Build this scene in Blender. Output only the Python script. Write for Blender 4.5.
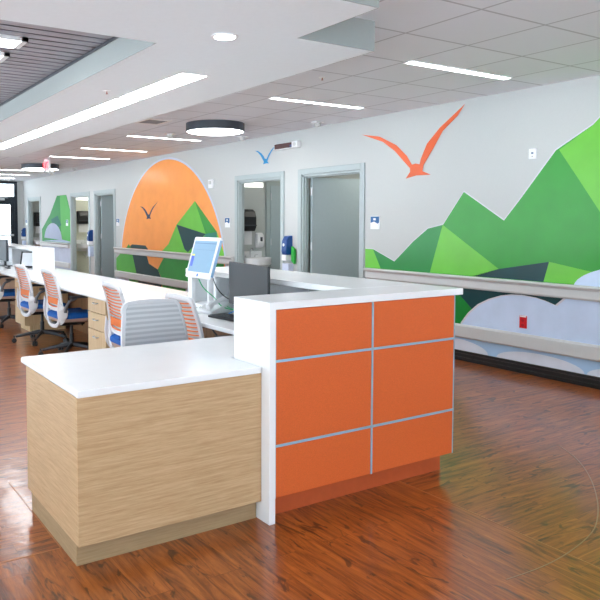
import bpy, bmesh, math, random
from mathutils import Vector, Matrix
from mathutils.geometry import tessellate_polygon
for o in list(bpy.data.objects): bpy.data.objects.remove(o)
S = bpy.context.scene
COL = S.collection
PI = math.pi
rnd = random.Random(7)

# ------------------------------------------------------------------ camera, world, exposure
cam = bpy.data.objects.new('camera', bpy.data.cameras.new('camera')); COL.objects.link(cam)
S.camera = cam
cam.data.sensor_width = 36; cam.data.lens = 696.62 / 600 * 36
cam.data.shift_x = (300 - 241.4) / 600; cam.data.shift_y = (259.98 - 300) / 600
cam.data.clip_start = 0.05; cam.data.clip_end = 200
CR = Vector((0.846209, -0.532851, 0.0)); CD = Vector((0.532061, 0.84489, -0.0554217)).normalized()
CU = CR.cross(CD)
cam.matrix_world = Matrix(((CR.x, CU.x, -CD.x, 0), (CR.y, CU.y, -CD.y, 0), (CR.z, CU.z, -CD.z, 1.448), (0, 0, 0, 1)))
S.view_settings.view_transform = 'Standard'; S.view_settings.look = 'None'
S.view_settings.gamma = 1; S.view_settings.use_curve_mapping = False
S.view_settings.exposure = 0.68
world = bpy.data.worlds.new('world'); S.world = world; world.use_nodes = True
bg = world.node_tree.nodes['Background']; bg.inputs[1].default_value = 1.0
# overcast sky above, lower half made brighter to light the ceilings
_n = world.node_tree.nodes; _l = world.node_tree.links
_tc = _n.new('ShaderNodeTexCoord'); _sx = _n.new('ShaderNodeSeparateXYZ'); _mr = _n.new('ShaderNodeMapRange'); _mx = _n.new('ShaderNodeMixRGB')
_mr.inputs['From Min'].default_value = -0.12; _mr.inputs['From Max'].default_value = 0.08
_l.new(_tc.outputs['Generated'], _sx.inputs[0]); _l.new(_sx.outputs['Z'], _mr.inputs[0]); _l.new(_mr.outputs[0], _mx.inputs[0])
_mx.inputs[1].default_value = (7.2, 7.8, 8.6, 1); _mx.inputs[2].default_value = (3.4, 3.7, 4.1, 1); _l.new(_mx.outputs[0], bg.inputs[0])
LAMP = 12.5       # radiance of the ceiling lamps

W = 5.7876       # plane of the long mural wall
HC = 2.693       # tile ceiling height
HS = 2.508       # plaster bulkhead height

# ------------------------------------------------------------------ materials
def lin(c):
    return tuple((v / 255 / 12.92 if v / 255 <= 0.04045 else ((v / 255 + 0.055) / 1.055) ** 2.4) for v in c)
MATS = {}
def mat(name, rgb, rough=0.5, metal=0.0, var=0.03, scale=30, emit=0.0, coat=0.0, bump=0.0, spec=0.5, stretch=None):
    if name in MATS: return MATS[name]
    m = bpy.data.materials.new(name); m.use_nodes = True; nt = m.node_tree; N = nt.nodes; L = nt.links
    b = N['Principled BSDF']; c = lin(rgb)
    tc = N.new('ShaderNodeTexCoord'); mp = N.new('ShaderNodeMapping')
    if stretch: mp.inputs['Scale'].default_value = stretch
    L.new(tc.outputs['Object'], mp.inputs['Vector'])
    nz = N.new('ShaderNodeTexNoise'); nz.inputs['Scale'].default_value = scale; nz.inputs['Detail'].default_value = 3
    L.new(mp.outputs[0], nz.inputs['Vector'])
    r = N.new('ShaderNodeValToRGB'); r.color_ramp.elements[0].position = 0.3; r.color_ramp.elements[1].position = 0.7
    r.color_ramp.elements[0].color = (*[v * (1 - var) for v in c], 1); r.color_ramp.elements[1].color = (*[min(1, v * (1 + var)) for v in c], 1)
    L.new(nz.outputs['Fac'], r.inputs[0]); L.new(r.outputs[0], b.inputs['Base Color'])
    b.inputs['Roughness'].default_value = rough; b.inputs['Metallic'].default_value = metal
    b.inputs['Coat Weight'].default_value = coat; b.inputs['Coat Roughness'].default_value = 0.08
    b.inputs['Specular IOR Level'].default_value = spec
    if emit:
        b.inputs['Emission Color'].default_value = (*c, 1); b.inputs['Emission Strength'].default_value = emit
    if bump:
        bp = N.new('ShaderNodeBump'); bp.inputs['Strength'].default_value = bump; bp.inputs['Distance'].default_value = 0.002
        L.new(nz.outputs['Fac'], bp.inputs['Height']); L.new(bp.outputs[0], b.inputs['Normal'])
    MATS[name] = m; return m

def wood_mat(name, c1, c2, axis, rough=0.4):
    m = bpy.data.materials.new(name); m.use_nodes = True; nt = m.node_tree; N = nt.nodes; L = nt.links
    b = N['Principled BSDF']; b.inputs['Roughness'].default_value = rough
    tc = N.new('ShaderNodeTexCoord'); mp = N.new('ShaderNodeMapping'); L.new(tc.outputs['Object'], mp.inputs[0])
    mp.inputs['Scale'].default_value = (6, 6, 130) if axis == 'h' else (50, 50, 2)
    n1 = N.new('ShaderNodeTexNoise'); n1.inputs['Scale'].default_value = 1.0; n1.inputs['Detail'].default_value = 5; n1.inputs['Roughness'].default_value = 0.7
    L.new(mp.outputs[0], n1.inputs['Vector'])
    r = N.new('ShaderNodeValToRGB'); r.color_ramp.elements[0].position = 0.32; r.color_ramp.elements[1].position = 0.68
    r.color_ramp.elements[0].color = (*lin(c1), 1); r.color_ramp.elements[1].color = (*lin(c2), 1)
    L.new(n1.outputs['Fac'], r.inputs[0]); L.new(r.outputs[0], b.inputs['Base Color'])
    MATS[name] = m; return m

def floor_mat(name, rot):
    m = bpy.data.materials.new(name); m.use_nodes = True; nt = m.node_tree; N = nt.nodes; L = nt.links
    b = N['Principled BSDF']
    tc = N.new('ShaderNodeTexCoord'); mp = N.new('ShaderNodeMapping'); mp.inputs['Rotation'].default_value = (0, 0, rot)
    L.new(tc.outputs['Object'], mp.inputs[0])
    br = N.new('ShaderNodeTexBrick'); br.inputs['Scale'].default_value = 1; br.inputs['Brick Width'].default_value = 1.2; br.inputs['Row Height'].default_value = 0.15
    br.inputs['Mortar Size'].default_value = 0.0012; br.inputs['Color1'].default_value = (0, 0, 0, 1); br.inputs['Color2'].default_value = (1, 1, 1, 1)
    br.inputs['Mortar'].default_value = (0.3, 0.3, 0.3, 1); br.offset = 0.37
    L.new(mp.outputs[0], br.inputs['Vector'])
    # every plank shifts the grain
    add = N.new('ShaderNodeVectorMath'); add.operation = 'MULTIPLY_ADD'; add.inputs[1].default_value = (7, 3, 5)
    L.new(br.outputs['Color'], add.inputs[0]); L.new(mp.outputs[0], add.inputs[2])
    st = N.new('ShaderNodeVectorMath'); st.operation = 'MULTIPLY'; st.inputs[1].default_value = (1.8, 19, 1); L.new(add.outputs[0], st.inputs[0])
    g = N.new('ShaderNodeTexNoise'); g.inputs['Scale'].default_value = 1; g.inputs['Detail'].default_value = 8; g.inputs['Roughness'].default_value = 0.7; g.inputs['Distortion'].default_value = 1.6
    L.new(st.outputs[0], g.inputs['Vector'])
    r = N.new('ShaderNodeValToRGB'); e = r.color_ramp.elements
    e[0].position = 0.34; e[0].color = (*lin((92, 42, 12)), 1); e[1].position = 0.68; e[1].color = (*lin((190, 108, 42)), 1)
    x = e.new(0.5); x.color = (*lin((150, 78, 26)), 1)
    L.new(g.outputs['Fac'], r.inputs[0])
    # dark knots and flecks
    s2 = N.new('ShaderNodeVectorMath'); s2.operation = 'MULTIPLY'; s2.inputs[1].default_value = (2.4, 7, 1); L.new(add.outputs[0], s2.inputs[0])
    k = N.new('ShaderNodeTexNoise'); k.inputs['Scale'].default_value = 2.2; k.inputs['Detail'].default_value = 4; k.inputs['Distortion'].default_value = 1.6
    L.new(s2.outputs[0], k.inputs['Vector'])
    kr = N.new('ShaderNodeValToRGB'); kr.color_ramp.elements[0].position = 0.60; kr.color_ramp.elements[0].color = (0, 0, 0, 1)
    kr.color_ramp.elements[1].position = 0.665; kr.color_ramp.elements[1].color = (0.75, 0.75, 0.75, 1)
    L.new(k.outputs['Fac'], kr.inputs[0])
    mx = N.new('ShaderNodeMixRGB'); L.new(kr.outputs[0], mx.inputs[0]); L.new(r.outputs[0], mx.inputs[1]); mx.inputs[2].default_value = (*lin((58, 26, 14)), 1)
    mo = N.new('ShaderNodeMixRGB'); mo.blend_type = 'MULTIPLY'; mo.inputs[0].default_value = 1.0
    inv = N.new('ShaderNodeMapRange'); inv.inputs['To Min'].default_value = 1; inv.inputs['To Max'].default_value = 0.55
    L.new(br.outputs['Fac'], inv.inputs[0]); L.new(mx.outputs[0], mo.inputs[1]); L.new(inv.outputs[0], mo.inputs[2])
    L.new(mo.outputs[0], b.inputs['Base Color'])
    b.inputs['Roughness'].default_value = 0.34; b.inputs['Specular IOR Level'].default_value = 0.35
    b.inputs['Coat Weight'].default_value = 0.7; b.inputs['Coat Roughness'].default_value = 0.17
    bp = N.new('ShaderNodeBump'); bp.inputs['Strength'].default_value = 0.12; bp.inputs['Distance'].default_value = 0.001
    L.new(g.outputs['Fac'], bp.inputs['Height']); L.new(bp.outputs[0], b.inputs['Normal'])
    wv = N.new('ShaderNodeTexNoise'); wv.inputs['Scale'].default_value = 9; wv.inputs['Detail'].default_value = 2; L.new(mp.outputs[0], wv.inputs['Vector'])
    b2 = N.new('ShaderNodeBump'); b2.inputs['Strength'].default_value = 0.5; b2.inputs['Distance'].default_value = 0.006
    L.new(wv.outputs['Fac'], b2.inputs['Height']); L.new(b2.outputs[0], b.inputs['Coat Normal'])
    return m

def tile_mat():
    m = bpy.data.materials.new('ceiling_tile'); m.use_nodes = True; nt = m.node_tree; N = nt.nodes; L = nt.links
    b = N['Principled BSDF']; b.inputs['Roughness'].default_value = 0.85
    tc = N.new('ShaderNodeTexCoord'); mp = N.new('ShaderNodeMapping'); mp.inputs['Location'].default_value = (-4.03 + 6.1, -3.39 + 6.1, 0)
    L.new(tc.outputs['Object'], mp.inputs[0])
    br = N.new('ShaderNodeTexBrick'); br.offset = 0; br.squash = 1; br.inputs['Scale'].default_value = 1
    br.inputs['Brick Width'].default_value = 0.61; br.inputs['Row Height'].default_value = 0.61; br.inputs['Mortar Size'].default_value = 0.010
    br.inputs['Mortar Smooth'].default_value = 0.3
    a = (*lin((232, 237, 244)), 1); br.inputs['Color1'].default_value = a; br.inputs['Color2'].default_value = (*lin((229, 234, 242)), 1); br.inputs['Mortar'].default_value = (*lin((188, 192, 200)), 1)
    L.new(mp.outputs[0], br.inputs['Vector']); L.new(br.outputs['Color'], b.inputs['Base Color'])
    return m

def clear_glass():
    m = bpy.data.materials.new('clear_glass'); m.use_nodes = True; N = m.node_tree.nodes; L = m.node_tree.links
    for n in list(N): N.remove(n)
    o = N.new('ShaderNodeOutputMaterial'); t = N.new('ShaderNodeBsdfTransparent'); g = N.new('ShaderNodeBsdfGlossy'); g.inputs['Roughness'].default_value = 0.02
    mx = N.new('ShaderNodeMixShader'); t.inputs[0].default_value = (0.93, 0.96, 0.96, 1)
    mx.inputs[0].default_value = 0.06; L.new(t.outputs[0], mx.inputs[1]); L.new(g.outputs[0], mx.inputs[2]); L.new(mx.outputs[0], o.inputs[0])
    return m

M_wall = mat('wall_paint', (193, 196, 194), 0.55, var=0.012, scale=60)
M_wallg = mat('room_wall_paint', (190, 196, 194), 0.6, var=0.012)
M_soff = mat('bulkhead_plaster', (236, 243, 247), 0.7, var=0.01)
M_tile = tile_mat()
M_floorX = floor_mat('floor_planks_across', 0.0)
M_floorY = floor_mat('floor_planks_along', PI / 2)
M_frame = mat('frame_grey_paint', (172, 184, 185), 0.4, var=0.01)
M_leaf = mat('door_grey_paint', (176, 192, 197), 0.35, var=0.015)
M_chrome = mat('brushed_steel', (212, 214, 217), 0.3, 0.6, var=0.02)
M_white = mat('solid_surface_white', (240, 242, 243), 0.22, var=0.012, scale=8)
M_whitep = mat('white_plastic', (238, 240, 242), 0.35, var=0.01)
M_maple = wood_mat('pale_wood_laminate', (180, 145, 103), (207, 176, 136), 'h', 0.42)
M_maplev = wood_mat('pale_wood_drawers', (206, 176, 130), (226, 200, 158), 'v', 0.42)
M_brownw = wood_mat('under_desk_wood', (120, 86, 58), (158, 118, 82), 'v', 0.45)
M_orange = mat('orange_fabric_panel', (216, 98, 36), 0.62, var=0.10, scale=260, bump=0.2)
M_orangek = mat('orange_plinth', (188, 84, 38), 0.5, var=0.04)
M_strip = mat('panel_reveal_metal', (150, 190, 212), 0.35, 0.3, var=0.03)
M_rail = mat('rail_grey_vinyl', (206, 208, 207), 0.45, var=0.01)
M_base = mat('black_base', (22, 26, 28), 0.3, var=0.1)
M_dark = mat('dark_plastic', (30, 33, 37), 0.4, var=0.05)
M_darkg = mat('dark_grey_plastic', (62, 66, 72), 0.45, var=0.05)
M_black = mat('black_gloss', (18, 20, 22), 0.2, var=0.05)
M_chairw = mat('chair_white_frame', (225, 227, 230), 0.35, var=0.01)
M_chairo = mat('chair_orange', (240, 122, 34), 0.45, var=0.03)
M_seat = mat('chair_blue_seat', (6, 98, 186), 0.7, var=0.1, scale=200, bump=0.2)
M_taupe = mat('chair_taupe_shell', (184, 160, 148), 0.5, var=0.02)
M_lamp = mat('lamp_diffuser', (248, 252, 255), 0.5, emit=LAMP, var=0)
M_lampw = mat('lamp_frame', (240, 241, 242), 0.4, var=0.01)
M_cyl = mat('lamp_dark_drum', (60, 66, 76), 0.4, var=0.03)
M_glass = clear_glass()

def mesh_fabric():
    m = bpy.data.materials.new('chair_mesh'); m.use_nodes = True; N = m.node_tree.nodes; L = m.node_tree.links
    b = N['Principled BSDF']; b.inputs['Roughness'].default_value = 0.7
    tc = N.new('ShaderNodeTexCoord'); w = N.new('ShaderNodeTexWave'); w.wave_type = 'BANDS'; w.bands_direction = 'Z'; w.inputs['Scale'].default_value = 10.2
    w.inputs['Distortion'].default_value = 0.4
    L.new(tc.outputs['Object'], w.inputs[0]); r = N.new('ShaderNodeValToRGB')
    r.color_ramp.elements[0].position = 0.25; r.color_ramp.elements[0].color = (*lin((192, 196, 199)), 1)
    r.color_ramp.elements[1].position = 0.75; r.color_ramp.elements[1].color = (*lin((216, 219, 221)), 1)
    L.new(w.outputs['Fac'], r.inputs[0]); L.new(r.outputs[0], b.inputs['Base Color'])
    return m
M_mesh = mesh_fabric()

# ------------------------------------------------------------------ mesh helpers
class MB:
    def __init__(s): s.v = []; s.f = []; s.mi = []
    def add(s, vs, fs, mi=0):
        n = len(s.v); s.v += [tuple(v) for v in vs]; s.f += [tuple(i + n for i in f) for f in fs]; s.mi += [mi] * len(fs); return s
    def box(s, x0, x1, y0, y1, z0, z1, mi=0):
        x0, x1 = sorted((x0, x1)); y0, y1 = sorted((y0, y1)); z0, z1 = sorted((z0, z1))
        vs = [(x, y, z) for z in (z0, z1) for y in (y0, y1) for x in (x0, x1)]
        return s.add(vs, [(0, 2, 3, 1), (4, 5, 7, 6), (0, 1, 5, 4), (2, 6, 7, 3), (0, 4, 6, 2), (1, 3, 7, 5)], mi)
    def prism(s, pts, f0, f1, mi=0):
        """pts: 2D outline; f0/f1 map a 2D point to 3D on the two caps"""
        a = sum(pts[i][0] * pts[(i + 1) % len(pts)][1] - pts[(i + 1) % len(pts)][0] * pts[i][1] for i in range(len(pts)))
        if a < 0: pts = pts[::-1]
        n = len(pts); vs = [f0(p) for p in pts] + [f1(p) for p in pts]
        tr = tessellate_polygon([[Vector((p[0], p[1], 0)) for p in pts]])
        fs = []
        for t in tr:
            (ax, ay), (bx, by), (cx_, cy_) = pts[t[0]], pts[t[1]], pts[t[2]]
            if (bx - ax) * (cy_ - ay) - (cx_ - ax) * (by - ay) < 0: t = t[::-1]
            fs.append(tuple(t[::-1])); fs.append(tuple(i + n for i in t))
        for i in range(n): j = (i + 1) % n; fs.append((i, j, j + n, i + n))
        return s.add(vs, fs, mi)
    def cyl(s, c, r, h, n=24, r2=None, axis='z', mi=0):
        r2 = r if r2 is None else r2; vs = []
        for k, (rr, t) in enumerate(((r, 0), (r2, h))):
            for i in range(n):
                a = 2 * PI * i / n; p, q = rr * math.cos(a), rr * math.sin(a)
                vs.append({'z': (c[0] + p, c[1] + q, c[2] + t), 'x': (c[0] + t, c[1] + p, c[2] + q), 'y': (c[0] + q, c[1] + t, c[2] + p)}[axis])
        fs = [tuple(range(n))[::-1], tuple(range(n, 2 * n))] + [(i, (i + 1) % n, n + (i + 1) % n, n + i) for i in range(n)]
        return s.add(vs, fs, mi)
    def lathe(s, c, prof, n=28, mi=0):
        vs = [(c[0] + r * math.cos(2 * PI * i / n), c[1] + r * math.sin(2 * PI * i / n), c[2] + z) for r, z in prof for i in range(n)]
        fs = [tuple(range(n))[::-1]] + [(k * n + i, k * n + (i + 1) % n, (k + 1) * n + (i + 1) % n, (k + 1) * n + i) for k in range(len(prof) - 1) for i in range(n)]
        m = (len(prof) - 1) * n; fs.append(tuple(range(m, m + n)))
        return s.add(vs, fs, mi)
    def tube(s, pts, r, n=8, closed=False, mi=0, sec=None, up=None):
        """sweep a circle (or section sec = list of (a,b)) along points; r may be a list"""
        P = [Vector(p) for p in pts]; m = len(P); R = r if isinstance(r, (list, tuple)) else [r] * m
        sec = sec or [(math.cos(2 * PI * i / n), math.sin(2 * PI * i / n)) for i in range(n)]; n = len(sec)
        vs = []; prev = Vector(up) if up else None
        for i in range(m):
            a = P[(i - 1) % m] if closed or i else P[i]; b = P[(i + 1) % m] if closed or i < m - 1 else P[i]
            t = (b - a).normalized()
            if prev is None: prev = Vector((0, 0, 1)) if abs(t.z) < 0.9 else Vector((1, 0, 0))
            e = (prev - t * prev.dot(t)).normalized() if not up else (Vector(up) - t * Vector(up).dot(t)).normalized()
            prev = e; g = t.cross(e)
            for p, q in sec: vs.append(P[i] + e * p * R[i] + g * q * R[i])
        fs = []
        for i in range(m if closed else m - 1):
            j = (i + 1) % m
            for k in range(n): l = (k + 1) % n; fs.append((i * n + k, i * n + l, j * n + l, j * n + k))
        if not closed: fs += [tuple(range(n))[::-1], tuple(range((m - 1) * n, m * n))]
        return s.add(vs, fs, mi)
    def build(s, name, mats, root=None, bevel=0, smooth=False, seg=2, loc=None):
        off = Vector(loc) if loc is not None else (Vector(root['_o']) if root is not None and '_o' in root else Vector((0, 0, 0)))
        me = bpy.data.meshes.new(name); me.from_pydata([tuple(Vector(v) - off) for v in s.v], [], s.f)
        mats = mats if isinstance(mats, (list, tuple)) else [mats]
        for m in mats: me.materials.append(m)
        if len(mats) > 1: me.polygons.foreach_set('material_index', s.mi)
        bm = bmesh.new(); bm.from_mesh(me); bmesh.ops.recalc_face_normals(bm, faces=bm.faces); bm.to_mesh(me); bm.free()
        if smooth: me.shade_smooth() if hasattr(me, 'shade_smooth') else [setattr(p, 'use_smooth', True) for p in me.polygons]
        o = bpy.data.objects.new(name, me); COL.objects.link(o)
        if root is not None: o.parent = root; o['_o'] = tuple(off)
        else: o.location = off; o['_o'] = tuple(off)
        if root is not None and root.type == 'MESH' and root['_top'] if root is not None and '_top' in root else False: pass
        if bevel:
            b = o.modifiers.new('bevel', 'BEVEL'); b.width = bevel; b.segments = seg; b.limit_method = 'ANGLE'; b.angle_limit = 0.6
        if smooth:
            try:
                me.set_sharp_from_angle(angle=0.7)
            except Exception: pass
        return o
def tag(o, label=None, cat=None, group=None, kind=None):
    if label: o['label'] = label
    if cat: o['category'] = cat
    if group: o['group'] = group
    if kind: o['kind'] = kind
    return o
def thing(name, loc, label=None, cat=None, group=None, kind=None):
    o = bpy.data.objects.new(name, None); COL.objects.link(o); o.location = loc; o['_o'] = tuple(loc); o.empty_display_size = 0.1
    return tag(o, label, cat, group, kind)
def single(mb, name, mats, loc, label=None, cat=None, group=None, kind=None, **k):
    return tag(mb.build(name, mats, None, loc=loc, **k), label, cat, group, kind)
def copy_thing(src, loc, rz=None):
    c = src.copy(); COL.objects.link(c); c.location = loc
    if rz is not None: c.rotation_euler = (0, 0, rz)
    for ch in [x for x in bpy.data.objects if x.parent == src]:
        d = ch.copy(); COL.objects.link(d); d.parent = c
        for g in [x for x in bpy.data.objects if x.parent == ch]:
            e = g.copy(); COL.objects.link(e); e.parent = d
    return c
def bx(*a): return MB().box(*a)

# ================================================================== STRUCTURE
YE = 21.8        # far end wall
XL, YB = -3.6, -3.2
# floor with two plank directions
fl = MB()
def fquad(x0, x1, y0, y1, mi): fl.box(x0, x1, y0, y1, -0.1, 0.0, mi)
fquad(0.93, 2.78, YB, 2.98, 1)
fquad(XL, 0.93, YB, 2.98, 1)
fquad(2.78, W, YB, 2.98, 0)
fquad(XL, W, 2.98, YE, 0)
single(fl, 'floor', [M_floorX, M_floorY], (0, 0, 0), kind='structure')
# mural wall with five door openings
DOORS = [(1, 20.03, 21.20), (2, 16.00, 17.26), (3, 14.41, 15.57), (4, 8.12, 9.29), (5, 6.45, 7.64)]
TOP = 2.08; WT = 0.10
wl = MB(); ys = [YB]
segs = sorted([(a, b) for _, a, b in DOORS]); cur = YB
for a, b in segs:
    wl.box(W, W + WT, cur, a - 0.0, 0, HC + 0.2); wl.box(W, W + WT, a, b, TOP, HC + 0.2); cur = b
wl.box(W, W + WT, cur, YE + WT, 0, HC + 0.2)
single(wl, 'wall_right', M_wall, (0, 0, 0), kind='structure')
# end wall with the glazed exit; left and back wall windows added for daylight
ex0, ex1 = 4.3, 5.60
e = MB(); e.box(ex1, W, YE, YE + WT, 0, HC); e.box(XL, ex0, YE, YE + WT, 0, HC + .2); e.box(ex0, ex1, YE, YE + WT, 2.66, HC + .2); e.box(ex1, W, YE, YE + WT, HC, HC + .2)
single(e, 'wall_end', M_wall, (0, 0, 0), kind='structure')
lw = MB(); lw.box(XL - WT, XL, YB, YE, 0, 0.4); lw.box(XL - WT, XL, YB, YE, 2.45, HC + .3)
y = YB
WIN = []
while y < YE - 1:
    lw.box(XL - WT, XL, y, y + 0.7, 0.4, 2.45); WIN.append((y + 0.7, min(y + 3.5, YE))); y += 3.5
single(lw, 'wall_left', M_wall, (0, 0, 0), kind='structure')
bw = MB(); bw.box(XL, W, YB - WT, YB, 0, 0.4); bw.box(XL, W, YB - WT, YB, 2.5, HC + .3)
BWIN = []
x = XL
while x < W - 1:
    bw.box(x, x + 1.4, YB - WT, YB, 0.4, 2.5); BWIN.append((x + 1.4, min(x + 3.13, W))); x += 3.13
single(bw, 'wall_back', M_wall, (0, 0, 0), kind='structure')
M_alum = mat('window_aluminium', (190, 194, 196), 0.35, 0.6)
k = 1
for a, b in WIN:  # unseen windows, put in for the daylight they let through
    f = thing('window_%d' % k, (XL - 0.07, (a + b) / 2, 0.4), kind='structure'); k += 1
    m = MB(); X0, X1 = XL - 0.1, XL - 0.04
    for q in (a, (a + b) / 2 - .02, b - 0.04): m.box(X0, X1, q, q + 0.04, 0.4, 2.45)
    m.box(X0, X1, a, b, 0.4, 0.44); m.box(X0, X1, a, b, 2.41, 2.45); m.build('window_frame', M_alum, f)
    bx(XL - 0.075, XL - 0.065, a + .04, b - .04, 0.44, 2.41).build('window_pane', M_glass, f)
for a, b in BWIN:
    f = thing('window_%d' % k, ((a + b) / 2, YB - 0.07, 0.4), kind='structure'); k += 1
    m = MB(); Y0, Y1 = YB - 0.1, YB - 0.04
    for q in (a, (a + b) / 2 - .02, b - 0.04): m.box(q, q + 0.04, Y0, Y1, 0.4, 2.5)
    m.box(a, b, Y0, Y1, 0.4, 0.44); m.box(a, b, Y0, Y1, 2.46, 2.5); m.build('window_frame', M_alum, f)
    bx(a + .04, b - .04, YB - 0.075, YB - 0.065, 0.44, 2.46).build('window_pane', M_glass, f)
# black wall base along the right wall
bb = MB(); cur = YB
for a, b in segs + [(YE, YE)]:
    a2 = a - 0.07; b2 = b + 0.07
    if a2 > cur:
        bb.box(W - 0.022, W, cur, min(a2, YE), 0, 0.106); bb.box(W - 0.026, W - 0.02, cur, min(a2, YE), 0.075, 0.080); bb.box(W - 0.026, W - 0.02, cur, min(a2, YE), 0.035, 0.042)
    cur = b2
single(bb, 'baseboard_right', M_base, (0, 0, 0), kind='structure', bevel=0.003)

# tile ceiling with a hole over the slatted trough
TX, TY0, TY1 = 1.819, 3.834, 11.2
c = MB(); c.box(TX, W, YB, YE, HC, HC + .1); c.box(XL, TX, YB, TY0, HC, HC + .1); c.box(XL, TX, TY1, YE, HC, HC + .1)
single(c, 'ceiling', M_tile, (0, 0, 0), kind='structure')
# plaster bulkhead, stepped on its right side, open over the trough
b = MB()
def sf(x0, x1, y0, y1): b.box(x0, x1, y0, y1, HS, HC)
LX0, LX1, LY0, LY1 = 2.32, 2.55, 4.47, 10.62
sf(XL, 1.95, YB, 2.627); sf(XL, 2.458, 2.627, 3.30); sf(XL, 3.054, 3.30, TY0)
sf(TX, 3.054, TY0, LY0); sf(TX, LX0, LY0, LY1); sf(LX1, 3.054, LY0, LY1)
b.box(LX0, LX1, LY0, LY1, HS + 0.05, HC); sf(TX, 3.054, LY1, TY1); sf(XL, 3.054, TY1, 11.8)
single(b, 'ceiling_bulkhead', M_soff, (0, 0, 0), kind='structure')

# thin skins on the bulkhead fascias, colour darkened to stand in for shade
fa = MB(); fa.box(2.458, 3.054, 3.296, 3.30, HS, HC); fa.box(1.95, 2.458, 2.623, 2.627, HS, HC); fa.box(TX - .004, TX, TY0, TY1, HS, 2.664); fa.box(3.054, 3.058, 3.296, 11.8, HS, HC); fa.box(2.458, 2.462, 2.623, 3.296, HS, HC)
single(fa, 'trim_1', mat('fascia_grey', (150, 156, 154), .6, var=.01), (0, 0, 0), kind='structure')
# slatted ceiling inside the trough
def slat_mat():
    m = bpy.data.materials.new('ceiling_slat_finish'); m.use_nodes = True; N = m.node_tree.nodes; L = m.node_tree.links
    b = N['Principled BSDF']; b.inputs['Roughness'].default_value = 0.3; b.inputs['Metallic'].default_value = 0.35
    tc = N.new('ShaderNodeTexCoord'); mp = N.new('ShaderNodeMapping'); mp.inputs['Scale'].default_value = (1.5, 40, 1); L.new(tc.outputs['Object'], mp.inputs[0])
    n = N.new('ShaderNodeTexNoise'); n.inputs['Scale'].default_value = 2; n.inputs['Detail'].default_value = 4; L.new(mp.outputs[0], n.inputs['Vector'])
    r = N.new('ShaderNodeValToRGB'); r.color_ramp.elements[0].color = (*lin((120, 108, 106)), 1); r.color_ramp.elements[1].color = (*lin((176, 176, 190)), 1)
    r.color_ramp.elements[0].position = .3; r.color_ramp.elements[1].position = .7
    L.new(n.outputs['Fac'], r.inputs[0]); L.new(r.outputs[0], b.inputs['Base Color']); return m
M_slat = slat_mat()
sl = thing('slatted_ceiling', (0, 7.5, HC), 'grey brown slatted metal ceiling inside the recessed trough', 'ceiling panel')
m = MB(); q = TY0 + 0.006; TRO = [(0.73, 1.33, 4.812, 5.080), (0.73, 1.33, 5.308, 5.576)]
while q < TY1 - 0.11:
    y0, y1 = q, q + 0.100
    cuts = [t for t in TRO if y1 > t[2] and y0 < t[3]]
    if cuts: m.box(XL, cuts[0][0], y0, y1, 2.684, 2.69); m.box(cuts[0][1], TX - .012, y0, y1, 2.684, 2.69)
    else: m.box(XL, TX - .012, y0, y1, 2.684, 2.69)
    q += 0.124
m.build('slats', M_slat, sl, bevel=0.003, seg=1)
bx(XL, TX, TY0, TY1, 2.70, 2.72).build('backing', mat('slat_gap_brown', (52, 34, 30), 0.8), sl)
bx(TX - 0.010, TX - 0.001, TY0, TY1, 2.665, 2.70).build('edge_channel', M_darkg, sl)
for i, t in enumerate(TRO):
    l = thing('troffer_light', ((t[0] + t[1]) / 2, (t[2] + t[3]) / 2, 2.70), ['square white light panel in slatted ceiling, the one nearer the trough corner', 'square white light panel in slatted ceiling, the one farther from the trough corner'][i], 'ceiling light', 'light panels in the slatted ceiling')
    f = MB(); f.box(t[0], t[1], t[2], t[2] + .02, 2.66, 2.70); f.box(t[0], t[1], t[3] - .02, t[3], 2.66, 2.70); f.box(t[0], t[0] + .04, t[2], t[3], 2.66, 2.70); f.box(t[1] - .04, t[1], t[2], t[3], 2.66, 2.70)
    f.build('frame', M_lampw, l); bx(t[0] + .04, t[1] - .04, t[2] + .02, t[3] - .02, 2.675, 2.685).build('diffuser', M_lamp, l)

# ------------------------------------------------------------------ ceiling lights
lab = ['bright linear panel in plaster bulkhead, nearest of the row', 'bright linear panel in plaster bulkhead, second from the near end', 'bright linear panel in plaster bulkhead, middle of the row',
       'bright linear panel in plaster bulkhead, second from the far end', 'bright linear panel in plaster bulkhead, farthest of the row']
for i in range(5):
    y0 = LY0 + i * 1.232; y1 = y0 + 1.222
    l = thing('linear_light', (2.435, (y0 + y1) / 2, HS + .05), lab[i], 'ceiling light', 'linear panels in the bulkhead')
    f = MB(); f.box(LX0, LX0 + .012, y0, y1, HS - .002, HS + .05); f.box(LX1 - .012, LX1, y0, y1, HS - .002, HS + .05); f.box(LX0, LX1, y0, y0 + .03, HS - .002, HS + .05); f.box(LX0, LX1, y1 - .03, y1, HS - .002, HS + .05)
    f.build('frame', M_lampw, l)
    bx(LX0 + .012, LX1 - .012, y0 + .03, y1 - .03, HS + .004, HS + .012).build('diffuser', M_lamp, l)
STR = [(3.966, 'thin strip light crossing the tile ceiling, nearest the camera above the orange bird'), (5.84, 'thin strip light crossing the tile ceiling left of the ceiling notch'),
       (9.51, 'thin strip light crossing the tile ceiling above the orange sun mural'), (11.5, 'thin strip light crossing the tile ceiling just beyond the air vent'),
       (13.27, 'thin strip light crossing the tile ceiling, next before the exit sign'), (17.3, 'thin strip light crossing the tile ceiling just beyond the exit sign'),
       (19.0, 'thin strip light second from the glazed exit door'), (20.6, 'thin strip light nearest the glazed exit door')]
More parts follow.
